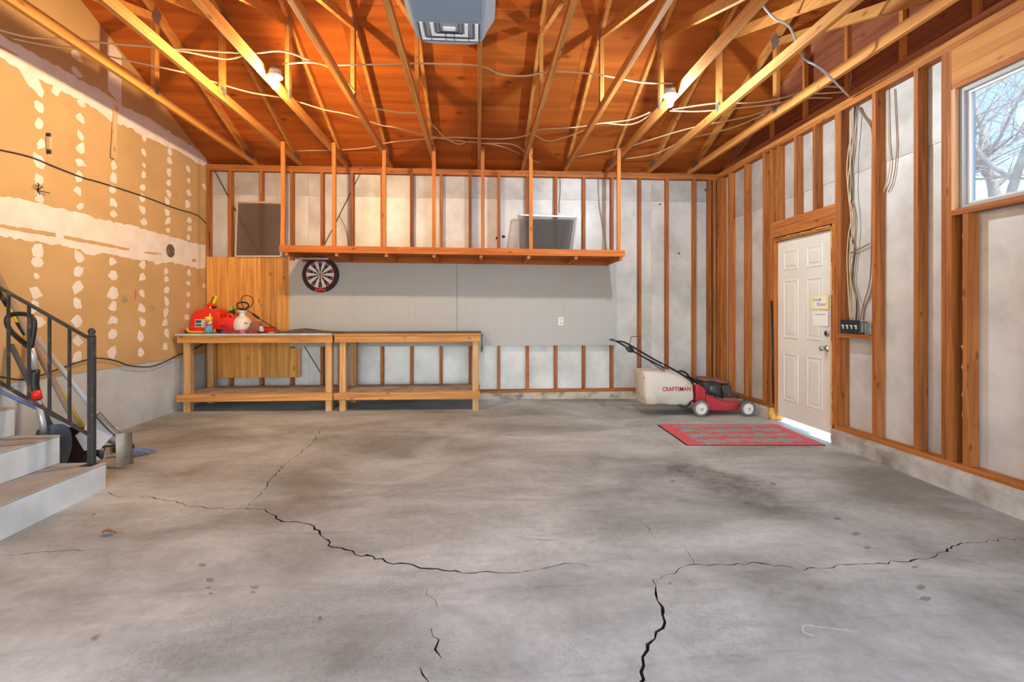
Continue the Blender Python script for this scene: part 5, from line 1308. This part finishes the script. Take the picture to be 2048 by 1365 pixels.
# square shovel
f0 = at_floor(252, 938)
t = thing('square_shovel', 'square-mouth shovel with a weathered blade standing on the slab', 'shovel', f0, 'garden tools behind the steps')
def sp(px, py, dy=0): return at_Y(px, py, f0.y+.02+dy)
bl = []; nu, nv = 8, 8
A_ = [sp(231, 870), sp(263, 866), sp(270, 927), sp(236, 942)]
A_[3].z = max(A_[3].z, fz(A_[3].x, A_[3].y)+.004)
vs_ = []; fs_ = []
for i in range(nv+1):
    for j in range(nu+1):
        u = j/nu; v = i/nv
        p = A_[0].lerp(A_[1], u).lerp(A_[3].lerp(A_[2], u), v)
        p = p + Vector((0, .032*(math.sin(PI*u))*(1-.3*v) - .02*v, 0)); vs_.append(p)
fs_ = [(i*(nu+1)+j, i*(nu+1)+j+1, (i+1)*(nu+1)+j+1, (i+1)*(nu+1)+j) for i in range(nv) for j in range(nu)]
m = MB(); m.smooth = True; m.add(vs_, fs_); m.add([p+Vector((0, .004, 0)) for p in vs_], [tuple(reversed(f)) for f in fs_]); m.build('blade', M_RUST, t)
k0 = sp(244, 876, .05); k1 = sp(228, 864, .04); k2 = sp(212, 848, .03); k3 = sp(195, 829, .03)
top_ = at_X(60, 660, XT)
MB().tube(smooth_pts([k0, k1, k2, k3], 4), .024, 10).build('socket', plain('socket_steel', (.20, .18, .17, 1), .45, metal=.6), t)
MB().tube([k3+(k3-k2)*-.3, top_], .021, 10).build('handle', M_GREYH, t)
def pole(t, name, a, b_, r, mat, n=10): return MB().tube([a, b_], r, n).build(name, mat, t)
# garden rake with wooden handle
f1_ = at_floor(196, 912)
t = thing('garden_rake', 'wooden-handled garden rake leaning through the corner', 'rake', f1_, 'garden tools behind the steps')
a = at_Y(152, 850, 3.98); b_ = at_X(-25, 512, XT); pole(t, 'handle', a, b_, .019, M_ASH)
hd = Vector((f1_.x-.05, f1_.y, f1_.z+.07)); pole(t, 'neck', a, hd, .008, M_BLACKMETAL, 8)
hv = Vector((.16, .06, 0)); MB().beam(hd-hv, hd+hv, .014, .014).build('head_bar', M_BLACKMETAL, t)
for k in range(9): q_ = hd-hv+hv*(2*k/8); MB().tube([q_, q_+Vector((.02, -.02, -.04)), q_+Vector((.03, -.035, -.062))], [.005, .004, .002], 5).build('tine', M_BLACKMETAL, t)
# yellow handled tool (hoe)
f2_ = at_floor(185, 885)
t = thing('yellow_hoe', 'yellow and black fibreglass handled hoe leaning on the drywall', 'hoe', Vector((f2_.x, f2_.y, fz(f2_.x, f2_.y))), 'garden tools behind the steps')
a = at_Y(166, 855, 4.12); b_ = at_X(-25, 548, XT-.01); pole(t, 'handle', a, b_, .014, M_YELH)
for u0, u1, mt in ((.36, .40, M_RED), (.62, .70, M_BLACK), (.80, .90, M_BLACK)): pole(t, 'grip_band', a.lerp(b_, u0), a.lerp(b_, u1), .0155, mt)
MB().tube([a, a+Vector((.05, .0, -.12)), a+Vector((.09, -.02, -.19))], .008, 6).build('neck', M_BLACKMETAL, t)
q_ = a+Vector((.09, -.02, -.19)); MB().prism([q_+Vector((-.08, 0, .0)), q_+Vector((.08, .02, 0)), Vector((q_.x+.09, q_.y-.03, fz(q_.x, q_.y)+.01)), Vector((q_.x-.09, q_.y-.05, fz(q_.x, q_.y)+.01))], (.003, .003, 0)).build('blade', M_STEEL, t)
# snow shovels
def scoop(t, base, w, hgt, dep, yaw, tiltx, mat, name='scoop'):
    m = MB(); m.smooth = True; nu, nv = 12, 10; vs_ = []
    Mx = Matrix.Translation(base) @ Matrix.Rotation(yaw, 4, 'Z') @ Matrix.Rotation(tiltx, 4, 'X')
    for i in range(nv+1):
        for j in range(nu+1):
            u = 2*j/nu-1; v = i/nv
            ww = w/2*(1 - .35*max(0, v-.55)**1.5*2)
            x = u*ww; y = dep*(math.sin(v*PI*.62))*1.0 - dep*.35*u*u; z = v*hgt*(1-.10*u*u*v)
            vs_.append(Mx @ Vector((x, y, z)))
    fs_ = [(i*(nu+1)+j, i*(nu+1)+j+1, (i+1)*(nu+1)+j+1, (i+1)*(nu+1)+j) for i in range(nv) for j in range(nu)]
    m.add(vs_, fs_); off = (Mx.to_3x3() @ Vector((0, .005, 0))); m.add([p+off for p in vs_], [tuple(reversed(f)) for f in fs_])
    m.build(name, mat, t); return Mx
s1b = at_Y(80, 905, 3.735); s1b.z = fz(s1b.x, s1b.y)+.012
t = thing('snow_shovel', 'charcoal snow shovel with silver shaft and looped grip', 'snow shovel', s1b, 'garden tools behind the steps')
scoop(t, s1b, .27, .42, .10, R(8), R(-12), M_SNOW)
pts = [at_Y(86, 850, 3.84), at_Y(75, 800, 3.84), at_Y(68, 770, 3.83), at_Y(70, 740, 3.83), at_Y(66, 710, 3.83), at_Y(60, 690, 3.83)]
MB().tube([at_Y(88, 870, 3.86)] + pts[:2], .021, 10).build('lower_shaft', M_AL, t)
MB().tube(smooth_pts(pts[1:4], 3), .030, 12).build('foam_grip', M_BLACK, t)
MB().tube([pts[1].lerp(pts[2], .05), pts[1].lerp(pts[2], .62)], .032, 12).build('red_band', M_RED, t)
MB().tube(pts[3:], .022, 10).build('upper_shaft', M_AL, t)
lp = [at_Y(x, y, 3.82) for x, y in ((62,695),(68,660),(67,640),(55,630),(35,628),(18,632),(14,645),(20,660),(40,680),(58,694))]
MB().tube(smooth_pts(lp, 4), .017, 10).build('loop_grip', M_BLACK, t)
s2b = at_Y(133, 915, 3.93); s2b.z = fz(s2b.x, s2b.y)+.012
t = thing('snow_shovel', 'glossy black snow shovel with a dark pole beside the post', 'snow shovel', s2b, 'garden tools behind the steps')
scoop(t, s2b, .38, .36, .13, R(40), R(-14), plain('gloss_black_plastic', (.02, .024, .03, 1), .18))
a = at_Y(100, 850, 3.96); b_ = at_X(22, 690, XT); pole(t, 'shaft', a + (a-b_)*.08, b_, .018, M_SNOW)
pole(t, 'pink_band', a.lerp(b_, .45), a.lerp(b_, .52), .0195, M_PINK)
# broom with blue handle and bristles
f3_ = at_floor(278, 911)
t = thing('push_broom', 'blue-handled broom with its blue bristles on the slab', 'broom', f3_, 'garden tools behind the steps')
hd = at_Y(250, 897, f3_.y-.02); hd.z = max(hd.z, f3_.z+.05); b_ = at_X(-25, 772, XT); pole(t, 'handle', hd, b_, .014, M_BLUEH)
MB().beam(hd-Vector((.07, .05, .0)), hd+Vector((.05, .04, 0)), .05, .05).build('head', M_BLACK, t, bevel=.006)
br = MB()
for k in range(70):
    u = rt.uniform(-1, 1); v = rt.uniform(-1, 1); q_ = hd+Vector((.05*u+.02, .04*v+.04*u, -.01)); e = q_+Vector((.13+.03*v, .0+.03*u, 0)); e.z = fz(e.x, e.y)+rt.uniform(.004, .035); br.tube([q_, e], .003, 3, caps=False)
tag(br.build('bristles', plain('blue_bristle', (.20, .26, .40, 1), .7), t), kind='stuff')
# pale plastic dustpan wedged behind the post
c_ = at_Y(176, 880, 4.02); c_.z = fz(c_.x, c_.y)+.02
t = thing('dustpan', 'pale translucent plastic dustpan tipped behind the railing post', 'dustpan', c_, 'garden tools behind the steps')
dp = [at_Y(150, 872, 4.02), at_Y(168, 858, 4.05), at_Y(222, 872, 4.10), at_Y(196, 900, 4.02), at_Y(168, 902, 4.0)]
for p_ in dp: p_.z = max(p_.z, fz(p_.x, p_.y)+.01)
MB().prism(dp, (.01, .012, .004)).build('tray', plain('pale_plastic', (.46, .46, .48, 1), .4), t)
MB().prism([dp[1], dp[2], dp[2]+Vector((.02, .05, .05)), dp[1]+Vector((.0, .05, .06))], (.004, .004, 0)).build('back_wall', bpy.data.materials['pale_plastic'], t)
c_ = at_Y(190, 915, 3.92); c_.z = fz(c_.x, c_.y)
t = thing('hand_trowel', 'grey steel hand trowel lying by the foot of the post', 'trowel', c_, 'garden tools behind the steps')
MB().prism([c_+Vector((-.03, .03, .10)), c_+Vector((.03, .04, .11)), c_+Vector((.13, -.04, .02)), c_+Vector((.10, -.08, .012)), c_+Vector((.05, -.07, .015))], (.001, .001, .004)).build('blade', M_STEEL, t)
MB().tube([c_+Vector((0, .035, .105)), c_+Vector((-.10, .07, .16))], .013, 8).build('grip', M_GREYH, t)

# ------------------------------------------------ small things on the left wall, step and floor
p = at_X(341, 502, XL+.004)
t = thing('saw_blade', 'rusty circular saw blade hung on the white joint band', 'saw blade', (XL, p.y, p.z-.085))
n = 48; vs_ = [(XL+.003, p.y+(.082 if j % 2 else .075)*math.cos(2*PI*j/n)*1.0, p.z+(.082 if j % 2 else .075)*math.sin(2*PI*j/n)) for j in range(n)]
MB().prism(vs_, (.003, 0, 0)).build('disc', plain('rusty_blade', (.17, .12, .09, 1), .5, metal=.6, c2=(.30, .26, .22, 1), scale=14), t)
MB().lathe([(.012, 0), (.012, .003), (.003, .004)], 12, Matrix.Translation((XL+.006, p.y, p.z)) @ Matrix.Rotation(R(90), 4, 'Y')).build('arbor', M_DIRT, t)
MB().box(XL+.0061, XL+.0072, p.y-.055, p.y+.06, p.z-.006, p.z+.004).build('scratch_mark', M_AL, t)
a = at_X(231, 213, XL+.01); b_ = at_X(226, 317, XL+.02)
tag(MB().beam(Vector((XL+.010, a.y, a.z)), Vector((XL+.022, b_.y, b_.z)), .045, .016, (1, 0, 0)).build('wood_scrap', wood('pale_scrap', (.62, .40, .20, 1), (.78, .56, .32, 1), 2)), 'pale wooden strip hanging on the upper joint band', 'wood strip')
a = at_X(98, 274, XL+.02); b_ = at_X(99, 299, XL+.02)
t = thing('wooden_peg', 'small wooden peg held by dark nails on the drywall', 'peg', (XL, b_.y, b_.z))
MB().beam(Vector((XL+.02, a.y, a.z)), Vector((XL+.02, b_.y, b_.z)), .028, .03, (1, 0, 0)).build('block', bpy.data.materials['pale_scrap'], t)
for q_ in (a+Vector((0, .0, .02)), b_+Vector((0, 0, -.02))): MB().box(XL+.001, XL+.03, q_.y-.008, q_.y+.008, q_.z-.016, q_.z+.012).build('nail', M_DIRT, t)
p = at_X(76, 382, XL+.006)
t = thing('bent_nails', 'cluster of bent dark nails in the drywall', 'nails', (XL, p.y, p.z))
for dy, dz in ((.06, .0), (-.03, .05), (-.04, .03), (.01, .035), (-.015, -.03)): MB().tube([(XL+.001, p.y, p.z), (XL+.03, p.y+dy*.6, p.z+dz), (XL+.035, p.y+dy*1.3, p.z+dz*1.1)], .004, 5).build('nail', M_DIRT, t)
# dry leaf
c_ = at_floor(217, 1070); t = thing('dry_leaf', 'curled brown dry leaf on the concrete floor', 'leaf', c_)
m = MB(); m.smooth = True; lv = []
for i in range(7):
    for j in range(5):
        u = i/6; v = j/4*2-1; w = .026*math.sin(PI*min(1, u*.92+.06))*(1+.25*math.sin(9*u))
        lv.append(c_+Vector((-.035+.075*u, v*w, .006+.022*abs(v)**1.5*(1-.4*u)+.012*math.sin(5*u+v))))
m.add(lv, [(i*5+j, i*5+j+1, (i+1)*5+j+1, (i+1)*5+j) for i in range(6) for j in range(4)]); m.build('blade', plain('dry_leaf_brown', (.32, .19, .10, 1), .8, var=.4, scale=30), t)
MB().tube([c_+Vector((.04, 0, .012)), c_+Vector((.06, .006, .006)), c_+Vector((.085, .0, .004))], .0015, 4).build('stem', plain('leaf_stem', (.22, .12, .06, 1), .8), t)
for px, py, lab_ in ((188, 1030, 'tiny brown leaf scrap near the lowest step'), (190, 1278, 'tiny curled wood shaving on the floor at left')):
    c_ = at_floor(px, py); tag(MB().prism([c_+Vector((-.012, -.006, .003)), c_+Vector((.004, -.010, .006)), c_+Vector((.014, .004, .012)), c_+Vector((-.002, .010, .005))], (0, 0, .0015)).build('leaf_scrap', bpy.data.materials['dry_leaf_brown']), lab_, 'leaf')
